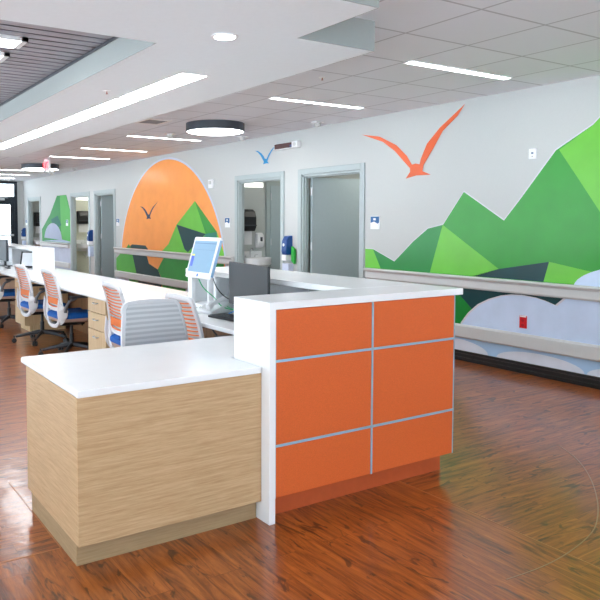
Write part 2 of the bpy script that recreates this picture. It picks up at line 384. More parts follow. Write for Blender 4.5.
def strip(x0, x1, y, label, grp='strip lights across the tile ceiling'):
    l = thing('strip_light', ((x0 + x1) / 2, y, HC), label, 'ceiling light', grp)
    f = MB(); f.box(x0, x1, y - .05, y - .04, HC - .008, HC); f.box(x0, x1, y + .04, y + .05, HC - .008, HC); f.box(x0, x0 + .01, y - .04, y + .04, HC - .008, HC); f.box(x1 - .01, x1, y - .04, y + .04, HC - .008, HC)
    f.build('frame', M_lampw, l); bx(x0 + .01, x1 - .01, y - .04, y + .04, HC - .005, HC - .001).build('diffuser', M_lamp, l)
for y, lb in STR: strip(4.03, 5.24, y, lb)
# unseen strips added behind the camera for ambient light, same type
for j, (x, y) in enumerate([(4.03, 2.1), (4.03, 0.2), (4.03, -1.7)]):
    strip(x, x + 1.21, y, ['thin strip light beside the viewpoint, first toward the back windows', 'thin strip light behind the viewpoint, middle one of three', 'thin strip light behind the viewpoint, closest to the back windows'][j], 'strip lights behind the viewpoint')

def drum(x, y, r, label):
    l = thing('drum_light', (x, y, HC), label, 'ceiling light', 'round drum lights')
    m = MB(); n = 48; prof = [(r, 0), (r, -.105), (r - .012, -.105), (r - .012, 0)]
    vs = [(x + a * math.cos(2 * PI * i / n), y + a * math.sin(2 * PI * i / n), HC + z) for a, z in prof for i in range(n)]
    fs = [(k_ * n + i, k_ * n + (i + 1) % n, ((k_ + 1) % 4) * n + (i + 1) % n, ((k_ + 1) % 4) * n + i) for k_ in range(4) for i in range(n)]
    m.add(vs, fs).build('drum_shade', M_cyl, l, smooth=True)
    MB().lathe((x, y, HC - .03), [(r - .014, 0), (r - .014, -.072), (r - .06, -.083), (.02, -.086)][::-1], 48).build('diffuser', M_lamp, l, smooth=True)
drum(4.51, 7.79, 0.375, 'large dark round drum light above the small blue bird')
drum(4.47, 15.4, 0.40, 'dark round drum light at far end behind the exit sign')
l = thing('downlight', (2.081, 3.483, HS), 'small round recessed downlight in the plaster bulkhead', 'ceiling light')
MB().lathe((2.081, 3.483, HS), [(.058, 0), (.078, -.001), (.078, -.006), (.060, -.008), (.058, 0)][::1], 40).build('trim_ring', M_lampw, l, smooth=True)
MB().cyl((2.081, 3.483, HS - .009), .060, .004, 40).build('diffuser', M_lamp, l)

# ceiling fittings
def sprinkler(x, y, z, label):
    l = thing('sprinkler', (x, y, z), label, 'sprinkler', 'fire sprinklers')
    MB().cyl((x, y, z - .004), .030, .004).build('escutcheon', M_whitep, l)
    m = MB(); m.cyl((x, y, z - .022), .004, .018, 10); m.cyl((x, y, z - .024), .010, .002, 12); m.build('head', mat('sprinkler_red', (150, 60, 40), .4, .4), l)
sprinkler(2.134, 5.447, HS, 'small ceiling sprinkler in bulkhead beside the linear light row')
sprinkler(3.85, 4.80, HC, 'small ceiling sprinkler in tile ceiling left of the ceiling notch')
def detector(x, y, label):
    l = thing('smoke_detector', (x, y, HC), label, 'smoke detector', 'ceiling detectors')
    m = MB(); m.box(x - .06, x + .06, y - .06, y + .06, HC - .02, HC); m.build('base_plate', M_whitep, l, bevel=.008)
    MB().lathe((x, y, HC - .02), [(.042, 0), (.045, -.018), (.034, -.04), (.012, -.048)][::-1], 20).build('sensor_dome', M_rail, l, smooth=True)
detector(5.50, 6.95, 'white ceiling detector over the door nearest the orange bird')
detector(5.50, 8.70, 'white ceiling detector just right of the large drum light')
detector(4.434, 8.936, 'white ceiling detector left of the large drum light')
detector(5.40, 15.9, 'white ceiling detector near the far drum light, nearer the mural')
detector(5.45, 17.8, 'white ceiling detector near the far doors, beyond the exit sign')
detector(5.15, 20.9, 'white ceiling detector closest to the glazed exit door')
v = thing('air_vent', (3.73, 8.0, HC), 'white square slotted air vent in the tile ceiling', 'vent')
m = MB(); m.box(3.56, 3.60, 7.79, 8.21, HC - .012, HC); m.box(3.86, 3.90, 7.79, 8.21, HC - .012, HC); m.box(3.60, 3.86, 7.79, 7.83, HC - .012, HC); m.box(3.60, 3.86, 8.17, 8.21, HC - .012, HC); m.build('frame', M_whitep, v)
m = MB()
for i in range(5): m.box(3.60, 3.86, 7.86 + i * .065, 7.885 + i * .065, HC - .010, HC - .003)
m.build('louvres', mat('vent_grey', (150, 152, 156), .5), v); bx(3.60, 3.86, 7.83, 8.17, HC - .003, HC - .0005).build('duct_opening', M_dark, v)
# EXIT sign: hangs across the corridor
ex = thing('exit_sign', (4.20, 14.0, HC), 'hanging sign with red EXIT letters on the tile ceiling', 'exit sign')
bx(4.18, 4.22, 13.84, 14.16, HC - .24, HC - .02).build('housing', M_whitep, ex, bevel=.004)
bx(4.17, 4.23, 13.9, 14.1, HC - .02, HC).build('canopy', M_whitep, ex)
M_red = mat('exit_red', (255, 30, 50), 0.4, emit=2.2, var=0)
bx(4.172, 4.18, 13.86, 14.14, HC - .225, HC - .035).build('face', mat('exit_face', (250, 220, 222), .3, var=0), ex)
def text_obj(txt, size, matm, mtx, root, name, depth=.002, align='CENTER'):
    cu = bpy.data.curves.new(name, 'FONT'); cu.body = txt; cu.size = size; cu.extrude = depth; cu.align_x = align; cu.align_y = 'CENTER'; cu.materials.append(matm)
    t_ = bpy.data.objects.new(name + '_curve', cu); COL.objects.link(t_); bpy.context.view_layer.update()
    me = bpy.data.meshes.new_from_object(t_.evaluated_get(bpy.context.evaluated_depsgraph_get())); bpy.data.objects.remove(t_); bpy.data.curves.remove(cu)
    o = bpy.data.objects.new(name, me); COL.objects.link(o); o.parent = root
    o.matrix_local = Matrix.Translation(-Vector(root['_o'])) @ mtx; return o
def facing(normal, pos):
    n = Vector(normal).normalized(); x = Vector((0, 0, 1)).cross(n); x.normalize(); y = n.cross(x)
    return Matrix(((x.x, y.x, n.x, pos[0]), (x.y, y.y, n.y, pos[1]), (x.z, y.z, n.z, pos[2]), (0, 0, 0, 1)))
# sign faces down the corridor towards the camera side
text_obj('EXIT', 0.17, M_red, facing((-1, 0, 0), (4.169, 14.0, HC - .13)), ex, 'lettering')

# ------------------------------------------------------------------ doors and the rooms behind them
def door_frame(n, y0, y1, leaf_label):
    d = thing('door_%d' % n, (W, (y0 + y1) / 2, 0), kind='structure'); fw = 0.075
    m = MB()
    for s, q in ((-1, y0), (1, y1)):
        m.box(W - .018, W, q, q + s * fw, 0, TOP + fw)                # face trim
        m.box(W, W + WT, q, q - s * .03, 0, TOP)                        # jamb lining
        m.box(W + .03, W + .05, q - s * .03, q - s * .045, 0, TOP)     # stop
        m.box(W + WT, W + WT + .015, q, q + s * fw, 0, TOP + fw)
    m.box(W - .018, W, y0, y1, TOP, TOP + fw); m.box(W, W + WT, y0, y1, TOP - .03, TOP); m.box(W + .03, W + .05, y0, y1, TOP - .045, TOP - .03); m.box(W + WT, W + WT + .015, y0, y1, TOP, TOP + fw)
    m.build('door_frame', M_frame, d, bevel=.003, seg=1)
    return d
def door_leaf(d, y1, ang=4, L=1.06):
    hx, hy = W + WT + .02, y1 - .035
    a = math.radians(ang); ux, uy = math.cos(a), -math.sin(a); nx, ny = -uy, ux
    lf = MB(); z0, z1 = .012, TOP - .035; t = .045
    p = [(hx, hy), (hx + ux * L, hy + uy * L), (hx + ux * L - nx * t * -1 * -1, hy + uy * L - ny * t), (hx - nx * t, hy - ny * t)]
    lf.prism(p, lambda q: (q[0], q[1], z0), lambda q: (q[0], q[1], z1))
    o = lf.build('door_leaf', M_leaf, d)
    for z in (.25, 1.05, 1.80):
        h = MB(); h.cyl((hx - .012, hy - t - .004, z), .009, .11, 10); h.box(hx - .035, hx - .012, hy - t, hy - t + .004, z, z + .11); h.build('hinge', M_chrome, d, smooth=True)
    # lever handle
    hb = MB(); cx_, cy_ = hx + ux * (L - .08) - nx * t, hy + uy * (L - .08) - ny * t
    hb.cyl((cx_, cy_ - .05, 1.0), .012, .05, 12, axis='y'); hb.box(cx_ - .11, cx_ + .01, cy_ - .06, cy_ - .045, .99, 1.012); hb.build('door_handle', M_chrome, d)
FR = {}
for n, a, b_ in DOORS: FR[n] = door_frame(n, a, b_, '')
door_leaf(FR[5], 7.64, 3); door_leaf(FR[3], 15.57, 2)

def room(y0, y1, depth=2.0, ceil=2.5, wm=None, xtra=0):
    wm = wm or M_wallg; X0, X1 = W + WT, W + WT + depth
    single(MB().box(X0 + .0, X1, y1, y1 + .1, 0, ceil).box(X1, X1 + .1, y0, y1, 0, ceil).box(X0, X1, y0 - .1, y0, 0, ceil), 'wall_room', wm, (X0, y0, 0), kind='structure')
    single(bx(W, X1, y0, y1, -.1, 0.0), 'floor_room', mat('room_floor_vinyl', (120, 110, 100), .4), (X0, y0, 0), kind='structure')
    single(bx(X0, X1, y0, y1, ceil, ceil + .1), 'ceiling_room', M_soff, (X0, y0, 0), kind='structure')
room(6.2, 7.86); room(7.98, 9.62); room(14.1, 15.80); room(15.92, 17.82, ceil=2.5, wm=mat('bright_room_paint', (226, 228, 214), .6)); room(19.8, 21.5)
def room_light(x, y, label, st):
    l = thing('room_ceiling_light', (x, y, 2.5), label, 'ceiling light')
    bx(x - .3, x + .3, y - .3, y + .3, 2.47, 2.5).build('frame', M_lampw, l)
    bx(x - .27, x + .27, y - .27, y + .27, 2.462, 2.47).build('diffuser', mat('room_lamp_%g' % st, (255, 250, 238), .5, emit=st, var=0), l)
room_light(6.9, 8.7, 'ceiling light panel inside the restroom with black dispenser', 5)
room_light(6.9, 16.8, 'ceiling light panel inside the bright restroom at far end', 9)
room_light(6.9, 6.9, 'ceiling light panel in the room behind the door beside the bird', 7)
room_light(6.9, 14.9, 'ceiling light panel in the room left of the sun mural', 4)
room_light(6.9, 20.5, 'ceiling light panel in the room nearest the glazed exit', 4)

# inner closed door of the nearer restroom (seen at the right of its opening)
idr = thing('inner_door', (7.0, 9.60, 0), 'grey inner door standing on the far wall of the nearer restroom', 'door')
bx(6.60, 7.45, 9.565, 9.61, 0.01, 2.04).build('door_leaf', M_leaf, idr)
m = MB(); m.box(6.53, 6.60, 9.58, 9.62, 0, 2.11); m.box(7.45, 7.52, 9.58, 9.62, 0, 2.11); m.box(6.60, 7.45, 9.58, 9.62, 2.04, 2.11); m.build('door_frame', M_frame, idr)
for z in (.3, 1.05, 1.8): MB().cyl((6.603, 9.558, z), .009, .11, 10).build('hinge', M_chrome, idr)
def vanity(x0, x1, y, z, label):
    l = thing('vanity_light', ((x0 + x1) / 2, y, z), label, 'wall light')
    bx(x0, x1, y - .05, y, z, z + .05).build('housing', M_whitep, l); bx(x0 + .01, x1 - .01, y - .09, y - .05, z - .02, z + .06).build('diffuser', mat('vanity_glow', (252, 252, 244), .5, emit=.9, var=0), l, bevel=.01)
def towel(xc, y, z0, z1, w, label):
    t = thing('paper_towel_dispenser', (xc, y, z0), label, 'dispenser', 'black paper towel dispensers')
    h = z1 - z0; d = .22; pr = [(y, z0), (y - d * .8, z0), (y - d, z0 + h * .2), (y - d, z0 + h * .65), (y - d * .85, z0 + h * .9), (y - d * .55, z1), (y, z1)]
    MB().prism(pr, lambda p: (xc - w / 2, p[0], p[1]), lambda p: (xc + w / 2, p[0], p[1])).build('cover', M_dark, t, bevel=.012)
    bx(xc - w / 2 - .004, xc + w / 2 + .004, y - d - .006, y - .02, z0 + h * .24, z0 + h * .29).build('band', M_darkg, t, bevel=.004)
    m = MB(); m.box(xc - w / 2 + .02, xc + w / 2 - .02, y - .11, y - .10, z0 - .22, z0); m.build('paper_towel', M_whitep, t)
def soap(x, y, z, label):
    t = thing('soap_dispenser', (x, y, z), label, 'dispenser')
    MB().prism([(y, z), (y - .08, z + .02), (y - .11, z + .1), (y - .10, z + .22), (y - .06, z + .26), (y, z + .26)], lambda p: (x - .06, p[0], p[1]), lambda p: (x + .06, p[0], p[1])).build('cover', M_whitep, t, bevel=.02, seg=3)
    bx(x - .02, x + .02, y - .116, y - .10, z + .12, z + .19).build('window', M_darkg, t, bevel=.004)
def wall_sink(xc, y, z, w, label):
    s = thing('wall_sink', (xc, y, z), label, 'sink', 'white wall hung sinks')
    m = MB(); d = .46; n = 20; rim = []; inn = []; bot = []; 
    def outl(sc, dd): 
        o = [(xc - w / 2 * sc, y)] + [(xc - w / 2 * sc * math.cos(PI * i / n) ** 1 if True else 0, y - dd * (math.sin(PI * i / n) ** .45)) for i in range(1, n)] + [(xc + w / 2 * sc, y)]
        return o
    A = outl(1, d); Bt = outl(.75, d * .7)
    vs = [(p[0], p[1], z) for p in A] + [(p[0], p[1], z - .10) for p in A] + [(p[0], p[1], z - .19) for p in Bt]
    k_ = len(A); fs = []
    for r_ in range(2):
        for i in range(k_ - 1): fs.append((r_ * k_ + i, r_ * k_ + i + 1, (r_ + 1) * k_ + i + 1, (r_ + 1) * k_ + i))
        fs.append((r_ * k_, (r_ + 1) * k_, (r_ + 1) * k_ + k_ - 1, r_ * k_ + k_ - 1))
    fs.append(tuple(range(2 * k_, 3 * k_)))
    # rim and bowl
    inn = [(xc + (p[0] - xc) * .82, y - .13 + (p[1] - y) * .66) for p in A]; low = [(xc + (p[0] - xc) * .5, y - .19 + (p[1] - y) * .34) for p in A]
    b0 = len(vs); vs += [(p[0], p[1], z) for p in inn] + [(p[0], p[1], z - .12) for p in low]
    for i in range(k_ - 1): fs.append((i, i + 1, b0 + i + 1, b0 + i)); fs.append((b0 + i, b0 + i + 1, b0 + k_ + i + 1, b0 + k_ + i))
    fs.append((0, b0, b0 + k_ - 1, k_ - 1)); fs.append((b0, b0 + k_, b0 + 2 * k_ - 1, b0 + k_ - 1)); fs.append(tuple(range(b0 + k_, b0 + 2 * k_)))
    m.add(vs, fs).build('basin', M_whitep, s, smooth=True)
    bx(xc - w / 2, xc + w / 2, y - .02, y, z, z + .10).build('backsplash', M_whitep, s, bevel=.008)
    MB().tube([(xc, y - .06, z), (xc, y - .06, z + .10), (xc, y - .09, z + .14), (xc, y - .15, z + .14), (xc, y - .18, z + .11)], .010, 8).build('faucet', M_chrome, s, smooth=True)
    for sx in (-.09, .09):
        MB().cyl((xc + sx, y - .06, z), .012, .03, 10).tube([(xc + sx, y - .06, z + .035), (xc + sx * 1.4, y - .10, z + .045)], .006, 6).build('tap_lever', M_chrome, s)
    MB().tube([(xc, y - .22, z - .18), (xc, y - .22, z - .30), (xc, y - .17, z - .36), (xc, y - .12, z - .30), (xc, y, z - .28)], .019, 10).build('drain_pipe', M_whitep, s, smooth=True)
vanity(5.98, 6.44, 9.62, 2.02, 'white bar light at the top of the nearer restroom wall')
towel(6.06, 9.62, 1.29, 1.64, .30, 'black paper towel dispenser over the sink in nearer restroom')
soap(6.38, 9.62, 1.00, 'white soap dispenser beside the black towel dispenser in nearer restroom')
wall_sink(6.19, 9.62, .86, .52, 'white wall sink in nearer restroom behind the dark monitor')
vanity(6.05, 6.60, 17.82, 2.02, 'bright bar light at the top of the far restroom')
towel(6.26, 17.82, 1.38, 1.72, .32, 'black paper towel dispenser in the bright far restroom')
wall_sink(6.30, 17.82, .86, .52, 'white wall sink with drain pipe in the bright far restroom')
towel(6.13, 21.5, 1.30, 1.72, .24, 'black paper towel dispenser through the doorway nearest the exit')
wall_sink(6.15, 21.5, .86, .45, 'white wall sink through the doorway nearest the exit')

# glazed exit at the far end
gd = thing('door_6', (4.95, YE, 0), kind='structure')
m = MB(); M_bronze = mat('dark_bronze_frame', (34, 42, 50), .4, .3)
m.box(ex1 - .09, ex1, YE - .03, YE + .05, 0, 2.66); m.box(ex0, ex0 + .09, YE - .03, YE + .05, 0, 2.66); m.box(ex0 + .09, ex1 - .09, YE - .03, YE + .05, 2.58, 2.66); m.box(ex0 + .09, ex1 - .09, YE - .03, YE + .05, 2.06, 2.20)
m.build('door_frame', M_bronze, gd)
m = MB(); a0, a1 = ex0 + .09, ex1 - .09; m.box(a0, a0 + .1, YE - .02, YE + .02, .02, 2.06); m.box(a1 - .12, a1, YE - .02, YE + .02, .02, 2.06); m.box(a0 + .1, a1 - .12, YE - .02, YE + .02, 1.96, 2.06); m.box(a0 + .1, a1 - .12, YE - .02, YE + .02, .02, .25)
m.build('door_leaf', M_bronze, gd)
bx(a0 + .1, a1 - .12, YE - .005, YE + .005, .25, 1.96).build('window_pane', M_glass, gd)
bx(a0, a1, YE - .005, YE + .005, 2.20, 2.58).build('transom_pane', M_glass, gd)
m = MB(); m.box(a0 + .04, a1 - .04, YE - .09, YE - .05, 1.0, 1.06); m.box(a0 + .05, a0 + .1, YE - .06, YE - .02, 1.0, 1.06); m.box(a1 - .1, a1 - .05, YE - .06, YE - .02, 1.0, 1.06)
m.build('push_bar', M_chrome, gd, bevel=.006)
m = MB(); m.box(a1 - .62, a1 - .30, YE - .09, YE - .03, 2.08, 2.15); m.box(a1 - .5, a1 - .2, YE - .10, YE - .09, 2.15, 2.165); m.build('door_closer', M_chrome, gd, bevel=.004)
single(bx(0, 12, YE + WT, YE + 14, -.12, -.02), 'pavement', mat('outside_concrete', (214, 212, 206), .8), (5, YE + 3, 0), kind='structure')

# ------------------------------------------------------------------ handrails and bumper rails
def rail_pair(y0, y1, labs):
    r = thing('handrail', (W, (y0 + y1) / 2, .76), labs[0], 'handrail', 'upper handrails on the mural wall')
    sec = [(0, .758), (-.040, .758), (-.052, .775), (-.052, .845), (-.075, .860), (-.083, .875), (-.070, .888), (-.030, .888), (0, .880)]
    MB().prism(sec, lambda p: (W + p[0], y0 + .03, p[1]), lambda p: (W + p[0], y1 - .03, p[1])).build('rail', M_rail, r, bevel=.004)
    for q in (y0, y1 - .03): MB().prism(sec, lambda p: (W + p[0], q, p[1]), lambda p: (W + p[0], q + .03, p[1])).build('end_cap', M_rail, r, bevel=.008)
    g = thing('bumper_rail', (W, (y0 + y1) / 2, .24), labs[1], 'bumper rail', 'lower bumper rails on the mural wall')
    sec2 = [(0, .240), (-.030, .240), (-.045, .255), (-.045, .365), (-.030, .380), (0, .380)]
    MB().prism(sec2, lambda p: (W + p[0], y0 + .02, p[1]), lambda p: (W + p[0], y1 - .02, p[1])).build('rail', M_rail, g, bevel=.004)
    for q in (y0, y1 - .02): MB().prism(sec2, lambda p: (W + p[0], q, p[1]), lambda p: (W + p[0], q + .02, p[1])).build('end_cap', M_rail, g, bevel=.006)
rail_pair(0.2, 6.31, ('long grey handrail across the green mountain mural', 'long grey bumper rail under the handrail by the red outlet'))
rail_pair(9.39, 14.31, ('grey handrail across the orange sun mural', 'grey bumper rail across the bottom of the orange sun mural'))
rail_pair(17.40, 19.90, ('short grey handrail across the small far green mural', 'short grey bumper rail under the small far green mural'))

# ------------------------------------------------------------------ murals
def wp(off): return (lambda p: (W - off, p[0], p[1])), (lambda p: (W - off + .0008, p[0], p[1]))
def poly(pts, off, name, m, root):
    a, b_ = wp(off); return MB().prism(pts, a, b_).build(name, m, root)
vin = lambda n, c, r=.28: mat(n, c, r, var=.05, scale=4, spec=.35)
V_g1 = vin('vinyl_leaf_green', (50, 152, 50)); V_g2 = vin('vinyl_light_green', (108, 194, 62)); V_g3 = vin('vinyl_mid_green', (34, 136, 60)); V_g4 = vin('vinyl_deep_green', (20, 130, 50))
V_t = vin('vinyl_dark_teal', (8, 62, 66)); V_or = vin('vinyl_sun_orange', (252, 160, 76)); V_lb = vin('vinyl_pale_blue', (206, 222, 246)); V_sky = vin('vinyl_sky_blue', (176, 210, 240)); V_cl = vin('vinyl_cloud', (226, 232, 244)); V_edge = vin('vinyl_white_edge', (214, 212, 222))
V_coral = vin('vinyl_coral', (226, 98, 50)); V_blue = vin('vinyl_bird_blue', (24, 140, 196)); V_navy = vin('vinyl_navy', (34, 58, 96)); V_cy = vin('vinyl_pale_grey_blue', (196, 206, 222))
def arc(cy, cz, ry, rz, a0, a1, n=20): return [(cy + ry * math.cos(math.radians(a0 + (a1 - a0) * i / n)), cz + rz * math.sin(math.radians(a0 + (a1 - a0) * i / n))) for i in range(n + 1)]
mm = thing('mountain_mural', (W, 3.5, .11), 'large glossy green faceted mountain mural with pale blue clouds', 'mural')
out = [(6.36, .106), (6.36, 1.115), (6.224, 1.115), (5.867, .984), (5.578, 1.222), (5.363, 1.368), (5.15, 1.412), (4.882, 1.751), (4.389, 1.455), (4.216, 1.652), (3.853, 2.088), (3.507, 2.278), (3.25, 2.52), (2.9, 2.30), (2.3, 1.7), (1.6, 1.9), (0.9, 1.2), (0.2, .95), (0.2, .106)]
poly([(6.36, .106), (6.36, 1.123), (6.223, 1.123), (5.867, .993), (5.583, 1.231), (5.368, 1.377), (5.154, 1.421), (4.882, 1.763), (4.391, 1.468), (4.223, 1.662), (3.860, 2.098), (3.512, 2.289), (3.25, 2.533), (2.88, 2.32), (2.3, 1.73), (1.6, 1.93), (.88, 1.22), (.18, .97), (.18, .106)], .0008, 'mural_edge', V_edge, mm)
poly(out, .0018, 'mountain_backdrop', V_g1, mm)
F = [('mountain_facet', V_g2, [(6.36, .89), (6.36, 1.113), (6.224, 1.113), (6.09, .89)]), ('mountain_facet', V_g3, [(6.09, .89), (6.224, 1.113), (5.867, .984), (5.75, .9)]),
     ('mountain_facet', V_g2, [(5.325, .89), (5.156, 1.41), (4.437, .98), (4.71, .89)]), ('mountain_facet', V_g3, [(5.325, .89), (5.156, 1.41), (5.363, 1.366), (5.578, 1.22), (5.867, .984), (5.75, .89)]),
     ('mountain_facet', V_g2, [(3.82, 2.09), (3.507, 2.276), (3.25, 2.515), (3.0, 2.3), (2.95, 1.2), (3.2, 1.21), (3.425, 1.53), (3.622, 1.812)]),
     ('mountain_facet', V_g3, [(3.85, 2.086), (4.216, 1.65), (4.30, 1.555), (4.1, 1.2), (3.9, 1.30)]),
     ('mountain_facet', V_t, [(4.75, .89), (4.437, .98), (3.893, 1.077), (3.945, .89)]), ('mountain_facet', V_g2, [(3.893, 1.077), (3.409, .998), (2.9, .95), (2.9, .89), (3.945, .89)]),
     ('mountain_facet', V_t, [(2.9, 1.2), (2.3, 1.69), (1.6, 1.0), (2.2, .9)])]
for nm, m_, p in F[:5] + F[6:]: poly(p, .0026, nm, m_, mm)
poly(arc(2.8, .86, .85, .25, 0, 180), .0034, 'cloud', V_lb, mm)
poly([(6.36, .106), (6.36, .80), (.2, .80), (.2, .106)], .0026, 'dark_band', V_t, mm)
poly([(5.6, .3), (5.5, .62), (5.2, .74), (4.95, .71), (4.75, .55), (4.70, .45), (4.84, .3)], .0034, 'bush', V_g4, mm)
cl = [(4.90, .24), (4.87, .386), (4.78, .50), (4.66, .60), (4.53, .665), (4.39, .712), (4.27, .735), (4.148, .741), (4.0, .728), (3.9, .708), (3.80, .678), (3.73, .74), (3.66, .80), (.2, .80), (.2, .24)]
poly([(a + .02, b_ + .008) for a, b_ in cl[:12]] + cl[12:], .0040, 'cloud_edge', V_edge, mm)
poly([(p[0], p[1]) for p in cl], .0046, 'cloud', V_lb, mm)
poly([(6.36, .106), (6.36, .26), (.2, .26), (.2, .106)], .0052, 'sky_band', V_sky, mm)
for cy, ry, h in ((5.0, .46, .118), (3.98, .46, .105), (3.0, .5, .11), (1.9, .5, .1)): poly(arc(cy, .106, ry, h, 0, 180), .0058, 'low_cloud', V_cl, mm)

sm = thing('sun_mural', (W, 11.86, .11), 'big orange sun mural with green mountain and dark bird', 'mural')
def clipz(pts, z0=.106): return [(a, max(z0, b_)) for a, b_ in pts]
poly(clipz(arc(11.86, .4, 2.245, 2.238, -8, 188, 60)), .0008, 'mural_edge', vin('vinyl_edge_blue', (196, 208, 226)), sm)
poly(clipz(arc(11.86, .4, 2.2, 2.2, -6, 186, 60)), .0018, 'sun_disc', V_or, sm)
poly([(10.705, 1.80), (9.946, 1.272), (9.72, .93), (9.72, .80), (12.2, .80), (11.75, 1.02), (11.408, 1.389)], .0026, 'mountain_facet', V_g2, sm)
poly([(10.705, 1.80), (9.946, 1.272), (10.32, 1.233)], .0034, 'mountain_facet', V_g1, sm)
poly([(11.408, 1.389), (10.32, 1.233), (10.971, .90), (11.1, .95)], .0040, 'mountain_facet', V_t, sm)
poly([(10.32, 1.24), (9.956, 1.277), (9.93, 1.10), (10.3, .95), (10.7, .90)], .0034, 'mountain_facet', vin('vinyl_teal', (36, 132, 110)), sm)
poly([(13.62, .89), (13.45, .97), (12.78, .965), (12.65, .89)], .0034, 'mountain_facet', V_t, sm)
poly([(13.75, .89), (13.62, .97), (13.50, .89)], .0040, 'mountain_facet', V_g1, sm)
poly([(14.2, .12), (14.31, .45), (14.31, .643), (14.15, .72), (14.0, .80), (13.40, .80), (12.95, .12)], .0034, 'mountain_facet', vin('vinyl_grass', (86, 180, 70)), sm)
poly([(13.45, .80), (12.75, .80), (12.62, .611), (12.22, .52), (12.0, .30), (12.1, .12), (13.1, .12)], .0040, 'mountain_facet', V_t, sm)
poly([(12.22, .52), (11.95, .76), (11.7, .80), (9.72, .80), (9.72, .12), (12.05, .12), (12.0, .32)], .0040, 'mountain_facet', vin('vinyl_emerald', (50, 156, 66)), sm)
poly(clipz(arc(14.0, .12, .42, .26, 0, 180)), .0046, 'cloud', V_cy, sm)
poly(clipz(arc(10.35, .12, .72, .50, 0, 180)), .0046, 'cloud', V_cy, sm)
def bird(cy, cz, sy, sz, col, root, name, off=.006):
    # left wing, right wing, tail (y grows to the picture's left)
    L = [(.0, .0), (.18, .22), (.42, .52), (.72, .78), (1.0, .86), (.75, .66), (.50, .40), (.30, .10), (.16, -.14)]
    pts = [(.0, -.06), (.10, .12), (.26, .38), (.46, .62), (.72, .78), (1.0, .84), (.70, .70), (.44, .46), (.26, .18), (.14, -.02),
           (.10, -.16), (.20, -.34), (.02, -.26), (-.16, -.34), (-.10, -.14), (-.08, .04), (-.22, .34), (-.44, .66), (-.66, .88), (-.9, 1.12), (-.58, .74), (-.36, .44), (-.18, .16), (-.08, -.02)]
    left = [(0.10, 0.0), (.22, .30), (.42, .58), (.70, .80), (1.0, .86), (.72, .70), (.48, .44), (.34, .18), (.22, -.06)]
    body = [(.16, -.06), (.26, -.30), (.02, -.24), (-.24, -.30), (-.10, -.08), (-.06, .06), (.05, .12), (.14, .06)]
    right = [(-.08, -.08), (-.02, .10), (-.22, .52), (-.46, .78), (-.72, 1.0), (-.98, 1.22), (-.66, .82), (-.44, .52), (-.26, .18)]
    b_ = MB(); a_, c_ = wp(off)
    full = left + [body[0], body[1], body[2], body[3], body[4]] + right[::-1][0:0]
    outline = [(.10, .10), (.22, .32), (.42, .58), (.70, .80), (1.0, .86), (.72, .68), (.48, .40), (.32, .10), (.20, -.12), (.28, -.32), (.02, -.26), (-.26, -.30),
               (-.10, -.12), (-.20, .16), (-.37, .47), (-.60, .78), (-.98, 1.22), (-.74, 1.0), (-.44, .74), (-.20, .42), (-.04, .10)]
    b_.prism([(cy + u * sy, cz + v_ * sz) for u, v_ in outline], a_, c_)
    return b_.build(name, col, root, loc=None if root is not None else (W, cy, cz))
bird(12.60, 1.56, .42, .22, V_navy, sm, 'dark_bird')
_a, _b = wp(.006)
o = MB().prism([(6.442, 2.499), (6.129, 2.443), (5.853, 2.319), (5.688, 2.184), (5.607, 2.08), (5.553, 2.089), (5.494, 2.076), (5.477, 2.136), (5.393, 2.29), (5.216, 2.443), (4.882, 2.65), (4.977, 2.54), (5.172, 2.405), (5.296, 2.238), (5.435, 2.064), (5.451, 1.999), (5.329, 1.953), (5.539, 1.956), (5.702, 1.929), (5.636, 2.001), (5.637, 2.041), (5.737, 2.129), (5.877, 2.253), (6.075, 2.377)], _a, _b).build('bird_decal', V_coral, None, loc=(W, 5.5, 2.0)); tag(o, 'large coral orange flying bird painted on the wall', 'wall decal')
o = bird(8.50, 2.345, .30, .185, V_blue, None, 'bird_decal'); tag(o, 'small bright blue flying bird painted above the doors', 'wall decal')
fm = thing('hill_mural', (W, 18.6, .11), 'small far green peaked mural with pale cloud between doorways', 'mural')
poly([(19.85, .8), (19.87, 1.22), (19.091, 1.63), (18.445, 2.13), (17.66, 2.13), (17.33, 1.66), (17.36, .8)], .0018, 'mountain_backdrop', vin('hill_green', (52, 150, 76), .6), fm)
poly([(18.2, 2.12), (17.70, 2.12), (17.36, 1.66), (17.38, .9), (18.1, .9)], .0026, 'mountain_facet', vin('vinyl_soft_green', (92, 186, 90), .6), fm)
poly([(18.4, 1.6), (18.1, 1.35), (18.7, 1.2), (19.0, 1.5)], .0034, 'mountain_facet', vin('hill_teal', (30, 116, 96), .6), fm)
poly(clipz([(19.78, .9)] + arc(18.85, .9, .80, .50, 172, 10) + [(17.75, .95), (17.4, .93), (17.4, .89)], .88), .0040, 'cloud', vin('hill_cloud', (176, 188, 210), .6), fm)
poly([(19.85, .106), (19.85, .85), (17.36, .85), (17.36, .106)], .0034, 'sky_band', vin('hill_haze', (200, 208, 226), .6), fm)

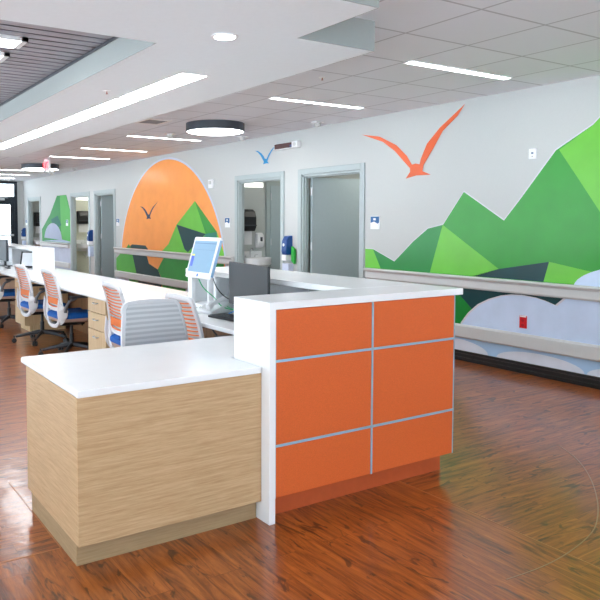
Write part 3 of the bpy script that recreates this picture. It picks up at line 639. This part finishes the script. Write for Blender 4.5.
# ------------------------------------------------------------------ things on the mural wall
def room_sign(y, z, w, label):
    s = thing('room_sign', (W, y, z), label, 'sign', 'room signs by the doors')
    bx(W - .010, W, y - w / 2, y + w / 2, z, z + .155).build('plate', M_whitep, s, bevel=.002)
    MB().prism([(y - w / 2 + .006, z + .150), (y + w / 2 - .006, z + .150), (y + w / 2 - .006, z + .075), (y + .01, z + .09), (y - w / 2 + .03, z + .065), (y - w / 2 + .006, z + .08)], lambda p: (W - .012, p[0], p[1]), lambda p: (W - .0095, p[0], p[1])).build('blue_header', mat('sign_blue', (20, 92, 150), .4), s)
    bx(W - .014, W - .0115, y - .018, y + .022, z + .105, z + .130).build('symbol', M_whitep, s)
room_sign(6.19, 1.355, .155, 'blue and white room sign right of the door nearest the bird')
room_sign(9.60, 1.35, .15, 'blue and white room sign right of the orange sun')
room_sign(14.19, 1.35, .16, 'blue and white room sign left of the orange sun')
room_sign(17.62, 1.33, .16, 'blue and white room sign on the small far green mural')
room_sign(21.45, 1.33, .16, 'blue and white room sign in the far corner by exit')
def sanitizer(y, label, green=False):
    s = thing('sanitizer_dispenser', (W, y, .80), label, 'dispenser', 'hand sanitizer dispensers')
    MB().prism([(0, .98), (-.10, .98), (-.12, 1.03), (-.11, 1.18), (-.07, 1.24), (0, 1.25)], lambda p: (W + p[0], y - .055, p[1]), lambda p: (W + p[0], y + .055, p[1])).build('blue_cover', mat('dispenser_blue', (18, 72, 140), .3), s, bevel=.012)
    bx(W - .12, W, y - .05, y + .05, .90, .98).build('drip_nozzle', M_whitep, s, bevel=.01)
    bx(W - .09, W, y - .075, y + .075, .62, .86).build('tray', mat('tray_pale_blue', (206, 218, 240), .3), s, bevel=.008)
    m = MB(); m.cyl((W - .1215, y, 1.12), .022, .003, 16, axis='x'); m.build('sight_window', M_whitep, s)
sanitizer(7.90, 'blue and white hand sanitizer dispenser between the two nearest doors')
sanitizer(15.79, 'blue and white hand sanitizer dispenser between the two middle far doors')
sanitizer(21.62, 'blue and white hand sanitizer dispenser in corner by exit')
single(MB().prism([(7.745, .86), (7.80, .90), (7.80, 1.10), (7.745, 1.06)], lambda p: (W - .06, p[0], p[1]), lambda p: (W - .02, p[0], p[1])), 'green_card', mat('card_green', (40, 170, 60), .5), (W, 7.78, .86), 'small bright green card holder right of the blue sanitizer dispenser', 'card holder')
t = thing('wall_thermostat', (W, 4.08, 2.03), 'small white wall sensor plate above the green mountain', 'sensor')
bx(W - .012, W, 4.045, 4.125, 2.03, 2.125).build('plate', M_whitep, t, bevel=.003); bx(W - .016, W - .0115, 4.075, 4.095, 2.075, 2.09).build('sensor_eye', mat('sensor_blue', (30, 90, 130), .3), t)
bx(W - .014, W - .0115, 4.078, 4.092, 2.05, 2.055).build('slot', M_darkg, t)
t = thing('wall_strobe', (W, 10.11, 2.03), 'small white fire alarm strobe right of the sun top', 'alarm')
bx(W - .03, W, 10.03, 10.19, 2.0, 2.14).build('plate', M_whitep, t, bevel=.006); bx(W - .05, W - .03, 10.07, 10.15, 2.06, 2.12).build('strobe_lens', M_rail, t, bevel=.01)
t = thing('power_outlet', (W, 4.145, .44), 'red emergency power outlet on the pale cloud below the handrail', 'outlet')
M_ro = mat('outlet_red', (212, 24, 36), .35)
bx(W - .012, W - .004, 4.105, 4.185, .432, .552).build('plate', M_ro, t, bevel=.003)
bx(W - .0145, W - .0115, 4.112, 4.178, .538, .550).build('label_strip', M_whitep, t)
for z in (.462, .506):
    m = MB(); m.cyl((W - .016, 4.145, z), .016, .004, 16, axis='x'); r_ = m.build('socket', mat('socket_red', (180, 18, 30), .4), t)
    h = MB(); h.box(W - .017, W - .0158, 4.138, 4.140, z - .004, z + .006); h.box(W - .017, W - .0158, 4.150, 4.152, z - .004, z + .006); h.build('slot', M_dark, r_)
# nurse call message sign
t = thing('message_sign', (W, 7.94, 2.455), 'white wall message sign with dark red display above the doors', 'sign')
bx(W - .07, W, 7.665, 8.215, 2.455, 2.545).build('housing', M_whitep, t, bevel=.012)
bx(W - .073, W - .068, 7.79, 8.195, 2.465, 2.535).build('display', mat('display_dark_red', (70, 34, 34), .25, var=.2, scale=200), t)
bx(W - .075, W - .0728, 7.79, 7.825, 2.475, 2.50).build('blue_mark', mat('display_blue', (30, 70, 130), .3), t)
MB().cyl((W - .08, 7.72, 2.50), .026, .01, 18, axis='x').build('speaker_grille', M_rail, t)

# ================================================================== RECEPTION DESK
XA, YF, XRI, XO = 1.840, 2.673, 3.118, 3.178
cp = thing('reception_counter', (2.5, 2.83, 0), 'tall orange panelled reception counter with white end slab', 'counter')
m = MB(); m.box(XA, XA + .036, YF, 2.995, 0, 1.067); m.box(XA, XO, YF, 2.995, 1.030, 1.067) if False else None
prof = [(XA, 0), (XA, 1.067), (XO, 1.067), (XO, 1.031), (XA + .036, 1.031), (XA + .036, 0)]
MB().prism(prof, lambda p: (p[0], YF, p[1]), lambda p: (p[0], 2.995, p[1])).build('waterfall_slab', M_white, cp, bevel=.003)
bx(2.63, XO, 2.995, 5.03, 1.031, 1.067).build('return_ledge', M_white, cp, bevel=.003)
H1, H2, H3 = .785, .376, .123; XM = 2.492
cols = ((XA + .040, XM - .004), (XM + .004, XRI - .006)); rows = ((H3, H2 - .005), (H2 + .005, H1 - .005), (H1 + .005, 1.029))
for x0, x1 in cols:
    for z0, z1 in rows: bx(x0, x1, YF + .006, YF + .03, z0, z1).build('orange_panel', M_orange, cp, bevel=.002)
m = MB(); m.box(XM - .005, XM + .005, YF + .002, YF + .03, H3, 1.029)
for z in (H1, H2): m.box(XA + .037, XRI, YF + .002, YF + .03, z - .006, z + .006)
m.box(XRI - .006, XRI, YF + .004, YF + .035, H3, 1.029); m.box(XA + .036, XA + .040, YF + .004, YF + .03, H3, 1.029)
m.build('metal_reveal', M_strip, cp)
bx(XA + .036, XRI - .002, YF + .03, 2.97, .124, 1.03).build('carcass', M_whitep, cp)
bx(XA + .036, 3.112, 2.766, 2.93, 0, .124).build('plinth', M_orangek, cp)
bx(3.06, XRI, 2.97, 5.08, 0.105, 1.031).build('return_panel', mat('return_panel_grey', (196, 200, 200), .45), cp)
bx(3.06, 3.10, 2.97, 5.06, 0, .105).build('return_plinth', M_orangek, cp)
# hutch under the ledge
m = MB()
for y in (5.062, 4.74, 3.95): bx(2.68, 3.045, y, y + .018, .7565, 1.031).build('divider', M_whitep, cp)
bx(3.045, 3.0595, 3.95, 5.08, .7565, 1.031).build('hutch_back', M_whitep, cp)
bx(2.68, 2.715, 5.02, 5.062, .785, 1.031).build('cubby_edge', M_white, cp); bx(2.90, 2.94, 5.02, 5.062, .785, 1.031).build('cubby_edge', M_white, cp)
bx(2.68, 3.045, 4.758, 5.062, .7565, .785).build('cubby_floor', M_whitep, cp)

# low wood desk in front
ld = thing('wood_desk', (1.4, 3.15, 0), 'low pale wood desk with thick white top in front', 'desk')
bx(.929, .947, 2.757, 3.504, .0975, .724).build('side_panel', M_maple, ld, bevel=.001)
bx(.929, 1.838, 2.739, 2.757, .0975, .724).build('front_panel', M_maple, ld, bevel=.001)
bx(.947, 1.838, 2.757, 3.504, .0975, .722).build('carcass', M_maplev, ld) if False else None
bx(1.82, 1.838, 2.757, 3.504, .0975, .724).build('side_panel', M_maple, ld)
m = MB(); m.box(.935, 1.836, 2.782, 2.80, 0, .0975); m.box(.935, .95, 2.80, 3.457, 0, .0975); m.build('plinth', wood_mat('plinth_wood_laminate', (152, 126, 92), (172, 146, 110), 'h', 0.5), ld)
bx(.947, 1.82, 2.757, 3.50, .0975, .115).build('bottom_panel', M_maple, ld)
m = MB()
for z in (.25, .45): m.cyl((.930, 3.500, z), .004, .006, 8, axis='y')
# L shaped worktop: along the low desk and the long run
wt = thing('worktop', (2.4, 5, .724), 'continuous white worktop running from the wood desk to the far counter', 'worktop')
L_ = [(.926, 2.733), (1.838, 2.733), (1.838, 3.02), (3.058, 3.02), (3.058, 5.09), (3.20, 5.09), (3.20, 15.0), (2.26, 15.0), (2.30, 3.595), (.926, 3.595)]
MB().prism(L_, lambda p: (p[0], p[1], .7242), lambda p: (p[0], p[1], .755)).build('top', M_white, wt, bevel=.008, seg=3)

# under desk: modesty panel, drawer units
single(bx(3.06, 3.09, 5.12, 15.0, 0.0, .7235), 'modesty_panel', M_brownw, (3.07, 9, 0), 'brown wood back panel under the long white worktop', 'panel')
single(bx(2.95, 2.97, 3.05, 5.05, 0.0, .7235), 'modesty_panel', M_brownw, (2.96, 4, 0), 'brown wood back panel under the worktop near the dark monitor', 'panel')
def pedestal(x, y0, y1, label):
    p = thing('drawer_unit', (x + .3, (y0 + y1) / 2, 0), label, 'drawer unit', 'wood drawer units under the worktop')
    bx(x + .02, x + .58, y0, y1, .08, .7235).build('body', M_maplev, p, bevel=.001)
    bx(x + .07, x + .55, y0 + .01, y1 - .01, 0, .08).build('plinth', M_maplev, p)
    for z0, z1 in ((.56, .715), (.39, .553), (.085, .383)):
        d = bx(x, x + .02, y0 + .003, y1 - .003, z0, z1).build('drawer', M_maplev, p, bevel=.0015)
        zc = z1 - .06; yc = (y0 + y1) / 2
        MB().tube([(x, yc - .05, zc), (x - .025, yc - .048, zc - .003), (x - .03, yc, zc - .006), (x - .025, yc + .048, zc - .003), (x, yc + .05, zc)], .005, 8).build('handle', M_chrome, d, smooth=True)
    return p
pedestal(2.40, 6.22, 6.70, 'pale wood three drawer unit between the blue chairs and grey chair')
pedestal(2.42, 9.15, 9.62, 'pale wood three drawer unit behind the left blue seated chair')

# far counter unit on the long desk
fc = thing('far_counter', (2.95, 11, .755), 'white raised counter unit with open cubby at far end of worktop', 'counter')
bx(2.74, 3.05, 9.87, 12.5, 1.031, 1.067).build('ledge', M_white, fc, bevel=.003)
bx(2.74, 3.05, 9.87, 9.905, .7555, 1.031).build('end_panel', M_white, fc, bevel=.002)
bx(3.01, 3.05, 9.905, 12.5, .7555, 1.031).build('back_panel', M_whitep, fc)
for y in (11.1, 12.46): bx(2.76, 3.01, y, y + .02, .7555, 1.031).build('divider', M_whitep, fc)

# ------------------------------------------------------------------ on the desk
def oriented(root_loc, fwd, tilt=0.0):
    """matrix with local x = facing direction, y = left, z = up (tilted back)"""
    f = Vector(fwd).normalized(); l_ = Vector((0, 0, 1)).cross(f); m_ = Matrix((f, l_, (0, 0, 1))).transposed().to_4x4()
    return Matrix.Translation(Vector(root_loc)) @ m_ @ Matrix.Rotation(-tilt, 4, 'Y')
def monitor_stand(root, x, y):
    MB().cyl((x, y, .7555), .001, .001, 8)
# white touchscreen computer
pc = thing('white_computer', (2.62, 4.60, .7555), 'white touchscreen computer with pale blue lit screen on the desk', 'computer')
MBm = oriented((2.455, 4.52, 1.03), (-1, .0, 0), math.radians(17))
def tf(mb, M): mb.v = [tuple(M @ Vector(v)) for v in mb.v]; return mb
tf(bx(-.030, .0, -.19, .19, 0.0, .315).box(-.05, -.03, -.1, .1, .08, .24), MBm).build('housing', M_whitep, pc, bevel=.012, seg=3)
scr = mat('screen_pale_blue', (122, 154, 178), .3, emit=.24, var=.02)
tf(bx(-.001, .0015, -.165, .165, .045, .285), MBm).build('screen', scr, pc)
m = MB(); m.box(.0012, .0022, -.165, .165, .262, .268); m.box(.0012, .0022, -.165, .165, .215, .2165); m.build
tf(m, MBm).build('screen_lines', mat('screen_grey_lines', (90, 120, 150), .3, emit=.3), pc)
tf(MB().box(.0012, .0026, -.155, -.115, .085, .165), MBm).build('screen_menu', mat('screen_menu_blue', (70, 90, 190), .3, emit=.5), pc)
m = MB(); m.box(.0012, .0026, -.155, -.115, .168, .178).box(.0012, .0026, -.155, -.115, .165, .170); tf(m, MBm).build('screen_highlight', mat('screen_yellow', (200, 200, 90), .3, emit=.5), pc)
tf(MB().cyl((.0005, .0, .022), .012, .0015, 16, axis='x'), MBm).build('logo', mat('logo_blue', (40, 110, 200), .3), pc)
tf(bx(-.0255, -.005, .189, .1912, .02, .295), MBm).build('side_trim', mat('trim_blue_grey', (150, 186, 220), .3), pc)
bx(2.715, 2.755, 4.69, 4.73, .7555, 1.03).build('stand_post', M_whitep, pc, bevel=.008)
MB().tube([(2.54, 4.53, 1.17), (2.63, 4.60, 1.10), (2.725, 4.70, 1.01)], .018, 10).build('stand_arm', M_whitep, pc, smooth=True)
# dark monitor
dm = thing('dark_monitor', (2.52, 3.90, .7555), 'black widescreen monitor with dark screen behind the end slab', 'monitor')
DM = oriented((2.50, 3.90, .865), (-.985, .17, 0), 0)
tf(bx(-.018, .0, -.335, .335, 0, .30).box(-.045, -.018, -.12, .12, .06, .24), DM).build('housing', M_dark, dm, bevel=.006)
tf(bx(-.001, .0012, -.328, .328, .010, .292), DM).build('screen', mat('screen_off', (38, 44, 48), .4, var=.02), dm)
tf(bx(-.075, -.045, -.03, .03, -.10, .16), DM).build('stand_post', M_dark, dm, bevel=.004)
tf(MB().box(-.16, .04, -.12, .12, -.109, -.098), DM).build('stand_foot', M_dark, dm, bevel=.004)
# keyboard
kb = thing('keyboard', (2.45, 4.05, .7555), 'dark keyboard on the worktop in front of the dark monitor', 'keyboard')
KM = oriented((2.57, 4.16, .7555), (-1, -.1, 0), 0)
tf(bx(-.08, .08, -.225, .225, 0, .014), KM).build('case', M_dark, kb, bevel=.004)
m = MB()
for r_ in range(5):
    for c_ in range(15): m.box(.068 - r_ * .028, .046 - r_ * .028, -.215 + c_ * .0288, -.192 + c_ * .0288, .014, .019)
tf(m, KM).build('keys', M_darkg, kb)
# telephone
ph = thing('desk_phone', (2.55, 4.75, .7555), 'white desk phone with handset beside the white computer', 'telephone')
PM = oriented((2.63, 4.60, .7555), (-1, -.3, 0), 0)
tf(MB().prism([(.11, 0), (.11, .02), (-.10, .075), (-.12, .06), (-.12, 0)], lambda p: (p[0], -.10, p[1]), lambda p: (p[0], .10, p[1])), PM).build('base', M_whitep, ph, bevel=.006)
hp = [(.11, .065, .05), (.09, .065, .062), (.04, .065, .078), (-.04, .065, .098), (-.09, .065, .102), (-.11, .065, .095)]
tf(MB().tube(hp, [.024, .028, .016, .016, .028, .024], 12), PM).build('handset', M_whitep, ph, smooth=True)
m = MB()
for r_ in range(4):
    for c_ in range(3): m.box(.07 - r_ * .028, .052 - r_ * .028, -.07 + c_ * .028, -.05 + c_ * .028, .03 + r_ * .0075, .040 + r_ * .0075)
tf(m, PM).build('keypad', M_rail, ph)
coil = [(2.50 + .02 * math.cos(i * .9) + i * -.0012, 4.80 + i * -.003 + 0, .7635 + .006 * math.sin(i * .9) + .006) for i in range(40)]
MB().tube(coil, .0035, 6).build('coiled_cord', M_whitep, ph, smooth=True)
def cable(pts, r, m_, name, label):
    P = [Vector(p) for p in pts]; out_ = []
    for i in range(len(P) - 1):
        p0 = P[max(0, i - 1)]; p1 = P[i]; p2 = P[i + 1]; p3 = P[min(len(P) - 1, i + 2)]
        for k_ in range(6):
            t_ = k_ / 6; out_.append(.5 * ((2 * p1) + (-p0 + p2) * t_ + (2 * p0 - 5 * p1 + 4 * p2 - p3) * t_ ** 2 + (-p0 + 3 * p1 - 3 * p2 + p3) * t_ ** 3))
    out_.append(P[-1])
    o_ = MB().tube(out_, r, 6).build(name, m_, None, smooth=True, loc=pts[0]); return tag(o_, label, 'cable')
cable([(2.50, 4.58, 1.03), (2.54, 4.57, .95), (2.62, 4.54, .87), (2.68, 4.52, .80), (2.80, 4.50, .765)], .004, mat('cable_green', (40, 190, 120), .4), 'green_cable', 'green cable hanging below the white computer screen')
cable([(2.50, 4.36, 1.04), (2.55, 4.38, .96), (2.60, 4.36, .90), (2.66, 4.28, .85), (2.70, 4.15, .80), (2.74, 4.1, .765)], .004, M_dark, 'black_cable', 'black cable hanging between the white computer and dark monitor')
cable([(2.72, 4.52, .80), (2.68, 4.40, .80), (2.66, 4.25, .795), (2.70, 4.1, .77)], .004, mat('cable_green', (40, 190, 120), .4), 'green_cable', 'green cable lying low behind the desk phone')
cable([(2.66, 4.40, .765), (2.68, 4.34, .79), (2.72, 4.26, .83)], .004, mat('cable_blue', (40, 140, 220), .4), 'blue_cable', 'short blue cable running up behind the keyboard')
# cables and a power box below the desk near the orange counter
cable([(2.50, 4.45, .715), (2.52, 4.35, .63), (2.50, 4.20, .60), (2.55, 4.05, .66), (2.60, 3.95, .715)], .006, M_dark, 'black_cable', 'black cable looping under the worktop near the keyboard')
cable([(2.86, 4.30, .715), (2.86, 4.24, .60), (2.86, 4.18, .45), (2.88, 4.15, .3), (2.9, 4.1, .02)], .006, mat('cable_teal', (20, 70, 80), .4), 'teal_cable', 'dark teal cable dropping below the worktop')
pc2 = thing('computer_tower', (2.6, 3.75, 0), 'dark computer tower under the worktop near the orange counter', 'computer')
bx(2.42, 2.72, 3.66, 3.84, .02, .62).build('case', M_darkg, pc2, bevel=.006); bx(2.412, 2.42, 3.67, 3.83, .03, .61).build('front_bezel', M_dark, pc2)
bx(2.44, 2.48, 3.68, 3.82, 0, .02).box(2.66, 2.70, 3.68, 3.82, 0, .02).build('feet', M_dark, pc2)

# far workstation
fmn = thing('far_monitor', (2.66, 10.95, .7555), 'grey flat monitor at the left edge on the far worktop', 'monitor')
FM = oriented((2.60, 11.12, .84), (-1, 0, 0), 0)
tf(bx(-.04, 0, -.30, .30, 0, .33), FM).build('housing', M_darkg, fmn, bevel=.006); tf(bx(-.001, .0012, -.285, .285, .015, .315), FM).build('screen', mat('screen_grey', (120, 130, 136), .25), fmn)
tf(bx(-.07, -.04, -.03, .03, -.08, .15), FM).build('stand_post', M_dark, fmn); tf(bx(-.14, .02, -.1, .1, -.0845, -.075), FM).build('stand_foot', M_dark, fmn)
pf = thing('picture_frame', (2.80, 10.2, .7555), 'black framed white sheet leaning in the far open cubby', 'picture frame')
PF = oriented((2.80, 10.42, .766), (-.75, -.65, 0), math.radians(14))
m = MB(); m.box(-.01, .005, -.12, -.10, 0, .24); m.box(-.01, .005, .10, .12, 0, .24); m.box(-.01, .005, -.10, .10, 0, .02); m.box(-.01, .005, -.10, .10, .22, .24); tf(m, PF).build('frame', M_dark, pf)
tf(bx(-.006, .0, -.10, .10, .02, .22), PF).build('sheet', M_whitep, pf)
tf(MB().prism([(-.01, .01), (-.10, .0), (-.012, .16)], lambda p: (p[0], -.02, p[1]), lambda p: (p[0], .02, p[1])), PF).build('easel_leg', M_dark, pf)
bk = thing('tape_dispenser', (2.86, 10.0, .7555), 'black desk tape dispenser beside the far picture frame', 'tape dispenser')
MB().prism([(10.08, .7555), (9.94, .7555), (9.93, .80), (9.97, .84), (10.06, .92), (10.10, .90)], lambda p: (2.84, p[0], p[1]), lambda p: (2.90, p[0], p[1])).build('body', M_black, bk, bevel=.006)
MB().cyl((2.838, 10.03, .85), .028, .064, 18, axis='x').build('tape_roll', M_whitep, bk)
st = thing('desk_stapler', (2.55, 10.55, .7555), 'small black stapler on the far worktop by grey monitor', 'stapler')
bx(2.53, 2.58, 10.45, 10.62, .7555, .768).build('base', M_dark, st, bevel=.003); tf(bx(2.535, 2.575, 10.46, 10.62, .779, .80), Matrix.Identity(4)).build('arm', M_black, st, bevel=.005); bx(2.54, 2.57, 10.60, 10.62, .768, .779).build('hinge', M_chrome, st)

# ------------------------------------------------------------------ task chairs (built facing +x at the origin)
def make_chair():
    c = thing('task_chair', (0, 0, 0))
    # star base
    for k_ in range(5):
        a = math.radians(165 + 72 * k_); ca, sa = math.cos(a), math.sin(a)
        m = MB().tube([(ca * .02, sa * .02, .115), (ca * .16, sa * .16, .10), (ca * .31, sa * .31, .072)], [.026, .020, .014], 8)
        lg = m.build('base_leg', M_darkg, c, smooth=True)
        w_ = MB(); px_, py_ = ca * .325, sa * .325
        for s_ in (-1, 1):
            w_.tube([(px_ - sa * s_ * .008, py_ + ca * s_ * .008, .028), (px_ - sa * s_ * .024, py_ + ca * s_ * .024, .028)], .028, 16)
        w_.tube([(px_, py_, .03), (px_, py_, .085)], .008, 8)
        w_.build('castor', M_dark, lg, smooth=True)
    MB().cyl((0, 0, .09), .035, .05, 16).cyl((0, 0, .14), .024, .10, 16).cyl((0, 0, .24), .016, .10, 14).build('gas_column', M_dark, c, smooth=True)
    m = MB(); m.box(-.15, .12, -.09, .09, .335, .395); m.box(-.20, -.14, -.06, .06, .33, .375); m.build('mechanism', M_dark, c, bevel=.012)
    MB().tube([(.02, -.09, .365), (.03, -.20, .36), (.03, -.25, .355)], .007, 8).build('height_lever', M_dark, c, smooth=True)
    # seat
    def rr(x0, x1, hw, r_, n=6):
        P_ = []
        for cx_, cy_, a0 in ((x1 - r_, hw - r_, 0), (x0 + r_, hw - r_, 90), (x0 + r_, -hw + r_, 180), (x1 - r_, -hw + r_, 270)):
            for i in range(n + 1): a = math.radians(a0 + 90 * i / n); P_.append((cx_ + r_ * math.cos(a), cy_ + r_ * math.sin(a)))
        return P_
    def slab(levels, name, mm_):
        m = MB(); base = None; vs = []; 
        for sc, z in levels: vs += [((p[0] - .02) * sc + .02, p[1] * sc, z + (-.02 if p[0] > .2 else 0) * 1.0) for p in rr(-.21, .26, .24, .09)]
        n = len(vs) // len(levels); fs = [tuple(range(n))[::-1], tuple(range(len(vs) - n, len(vs)))]
        for k_ in range(len(levels) - 1):
            for i in range(n): j = (i + 1) % n; fs.append((k_ * n + i, k_ * n + j, (k_ + 1) * n + j, (k_ + 1) * n + i))
        return m.add(vs, fs).build(name, mm_, c, smooth=True)
    slab([(.80, .385), (.96, .395), (.985, .425)], 'seat_shell', M_taupe)
    slab([(.99, .425), (1.01, .44), (1.0, .465), (.93, .480), (.80, .484)], 'seat_cushion', M_seat)
    # back: profile gives x for a height; u is sideways
    def px(z): 
        t_ = (z - .36) / .57; return -.20 - .015 * t_ - .055 * t_ * t_ + .02 * math.sin(PI * min(1, max(0, t_)))
    def B3(u, z, d=0): return (px(z) + d - .014 * (1 - (u / .24) ** 2) + .012, u, z)
    def wz(z):                                  # half width of the outer frame at height z
        pts_ = [(.36, .15), (.40, .195), (.46, .225), (.55, .236), (.62, .234), (.75, .224), (.88, .200), (.93, .19)]
        for (a, b_), (a2, b2) in zip(pts_, pts_[1:]):
            if z <= a2: return b_ + (b2 - b_) * (z - a) / (a2 - a)
        return pts_[-1][1]
    path = []
    zs_ = [.56 + i * .03 for i in range(11)]
    for z in zs_: path.append((wz(z) - .012, z))
    for i in range(1, 8): a = PI / 2 * i / 8; path.append((.145 + .055 * math.cos(a), .86 + .062 * math.sin(a)))
    path2 = path + [(0.08, .926), (0, .928), (-.08, .926)] + [(-u, z) for u, z in path[::-1]]
    sec = [(.010, .016), (-.010, .016), (-.014, 0), (-.010, -.016), (.010, -.016), (.014, 0)]
    MB().tube([B3(u, z) for u, z in path2], 1.0, sec=sec, up=(1, 0, 0)).build('back_frame', M_chairw, c, smooth=True)
    # lower white shell: broad sides narrowing to a loop under the seat
    lowp = [(-(wz(z) - .018), z) for z in (.60, .57, .53, .49, .45, .41)] + [(-.15, .365), (-.08, .340), (0, .334), (.08, .340), (.15, .365)] + [(wz(z) - .018, z) for z in (.41, .45, .49, .53, .57, .60)]
    R_ = [.9, 1.3, 1.6, 1.7, 1.6, 1.35, 1.15, 1, .95, 1, 1.15, 1.35, 1.6, 1.7, 1.6, 1.3, .9]
    sec2 = [(.010, .020), (-.010, .020), (-.015, 0), (-.010, -.020), (.010, -.020), (.015, 0)]
    MB().tube([B3(u, z) for u, z in lowp], R_, sec=sec2, up=(1, 0, 0)).build('lower_loop', M_chairw, c, smooth=True)
    m = MB(); n = 12; g = []
    for z in (.500, .508, .532, .545):
        for i in range(n + 1): u = -.205 + .41 * i / n; g.append(B3(u, z + .012 * (u / .2) ** 2, -.004))
    for z in (.545, .532, .508, .500):
        for i in range(n + 1): u = -.205 + .41 * i / n; g.append(B3(u, z + .012 * (u / .2) ** 2, .014))
    fs = []
    for k_ in range(8):
        k2 = (k_ + 1) % 8
        for i in range(n): fs.append((k_ * (n + 1) + i, k_ * (n + 1) + i + 1, k2 * (n + 1) + i + 1, k2 * (n + 1) + i))
    m.add(g, fs).build('crossbar', M_chairw, c, smooth=True)
    # orange ribs seen from behind
    zr = [.672 + i * .0275 for i in range(9)]
    m_ = []
    for z in zr:
        hw = wz(z) - .03; rb = MB().tube([B3(-hw + 2 * hw * i / 10, z - .012 * (1 - (2 * i / 10 - 1) ** 2), .002) for i in range(11)], 1.0, sec=[(.003, .0042), (-.003, .0042), (-.003, -.0042), (.003, -.0042)], up=(1, 0, 0))
        rb.build('back_rib', M_chairo, c)
    m = MB()
    for s_ in (-1, 1): m.tube([B3(s_ * (wz(z) - .030), z, .004) for z in (.60, .66, .72, .78, .84, .895)], 1.0, sec=[(.004, .006), (-.004, .006), (-.004, -.006), (.004, -.006)], up=(1, 0, 0))
    m.build('rib_rail', M_chairo, c) if False else None
    def sheet(z0, z1, hwf, d0, d1, name, mm_, nz=6, bev=0):
        n = 12; vs = []
        for d_ in (d0, d1):
            for k_ in range(nz + 1):
                z = z0 + (z1 - z0) * k_ / nz; hw = hwf(z)
                for i in range(n + 1): vs.append(B3(-hw + 2 * hw * i / n, z, d_))
        N_ = (n + 1) * (nz + 1); fs = []
        for k_ in range(nz):
            for i in range(n):
                a = k_ * (n + 1) + i; fs.append((a, a + 1, a + n + 2, a + n + 1)); fs.append((a + N_, a + N_ + n + 1, a + N_ + n + 2, a + N_ + 1))
        for i in range(n): fs.append((i, i + N_, i + N_ + 1, i + 1)); b0 = nz * (n + 1); fs.append((b0 + i, b0 + i + 1, b0 + i + 1 + N_, b0 + i + N_))
        for k_ in range(nz):
            a = k_ * (n + 1); fs.append((a, a + n + 1, a + n + 1 + N_, a + N_)); a += n; fs.append((a, a + N_, a + n + 1 + N_, a + n + 1))
        return MB().add(vs, fs).build(name, mm_, c, smooth=False, bevel=bev)
    sheet(.55, .918, lambda z: min(wz(z) - .014, .145 + .055 * math.sqrt(max(0, 1 - max(0, (z - .86) / .062) ** 2)) if z > .86 else 9) - .004, .014, .020, 'mesh_panel', M_mesh, 14)
    sheet(.572, .642, lambda z: .16, -.012, -.002, 'lumbar_pad', M_chairo, 4, .004)
    MB().tube([B3(u, z, -.004) for u, z in ((-.17, .60), (-.165, .565), (-.14, .552), (-.07, .546), (0, .544), (.07, .546), (.14, .552), (.165, .565), (.17, .60))], .0065, 8).build('lumbar_track', M_chairo, c, smooth=True)
    # white side wings joining back and seat, arms rising from them
    for s_ in (-1, 1):
        w = MB().prism([(-.222, .64), (-.205, .60), (-.155, .550), (-.125, .515), (-.135, .45), (-.165, .39), (-.195, .365), (-.225, .42), (-.235, .52)], lambda p: (p[0], s_ * (.222 + .02 * (p[0] > -.16)), p[1]), lambda p: (p[0], s_ * (.244 + .02 * (p[0] > -.16)), p[1]))
        w.build('side_wing', M_chairw, c, bevel=.006)
        a = MB().tube([(-.155, s_ * .252, .50), (-.150, s_ * .268, .56), (-.115, s_ * .274, .615), (-.04, s_ * .272, .645)], [.020, .018, .016, .014], 10)
        ar = a.build('armrest', mat('arm_grey', (96, 100, 106), .4), c, smooth=True)
        bx(-.11, .15, s_ * .272 - .040, s_ * .272 + .040, .645, .670).build('arm_pad', M_darkg, ar, bevel=.012, seg=3)
    return c
ch = make_chair()
L4 = [((2.42, 8.36, 0), 2, 'white task chair with orange back ribs, farther of the left pair by drawers'),
      ((2.44, 7.33, 0), 1, 'white task chair with orange back ribs, nearer of the left pair, arm showing'),
      ((2.40, 5.42, 0), -2, 'white task chair with orange ribs just left of the grey backed chair'),
      ((2.46, 4.32, 0), 0, 'white task chair half hidden right behind the grey backed chair'),
      ((2.42, 9.95, 0), 0, 'blue seated task chair cut off by the left picture edge'),
      ((1.90, 3.86, 0), -90, 'task chair showing the grey mesh front of its back over the wood desk')]
for i, (p, a, lb) in enumerate(L4):
    o = ch if i == 0 else copy_thing(ch, p)
    o.location = p; o.rotation_euler = (0, 0, math.radians(a)); tag(o, lb, 'chair', 'task chairs')

# thin pale curve running across the floor finish
cv = [(4.109, 2.668), (3.946, 2.434), (3.728, 2.22), (3.461, 2.019), (3.227, 1.88), (3.043, 1.804), (2.794, 1.753), (2.572, 1.737), (2.334, 1.752)]
cc = []
for i in range(len(cv) - 1):
    p0 = Vector(cv[max(0, i - 1)]); p1 = Vector(cv[i]); p2 = Vector(cv[i + 1]); p3 = Vector(cv[min(len(cv) - 1, i + 2)])
    for k_ in range(5):
        t_ = k_ / 5; q = .5 * (2 * p1 + (p2 - p0) * t_ + (2 * p0 - 5 * p1 + 4 * p2 - p3) * t_ ** 2 + (3 * p1 - p0 - 3 * p2 + p3) * t_ ** 3); cc.append((q.x, q.y, .0008))
single(MB().tube(cc, 1.0, sec=[(.0006, .0028), (-.0006, .0028), (-.0006, -.0028), (.0006, -.0028)], up=(0, 0, 1)), 'trim_2', mat('inlay_pale', (150, 112, 84), .4), (3, 2, 0), kind='structure')
sm_ = MB(); sm_.box(2.777, 2.783, YB, 2.98, 0, .0008); sm_.box(.927, .933, 2.983, 3.9, 0, .0008); sm_.box(XL, .927, 2.977, 2.983, 0, .0008)
single(sm_, 'trim_3', mat('plank_seam', (172, 110, 66), .4), (2, 2, 0), kind='structure')
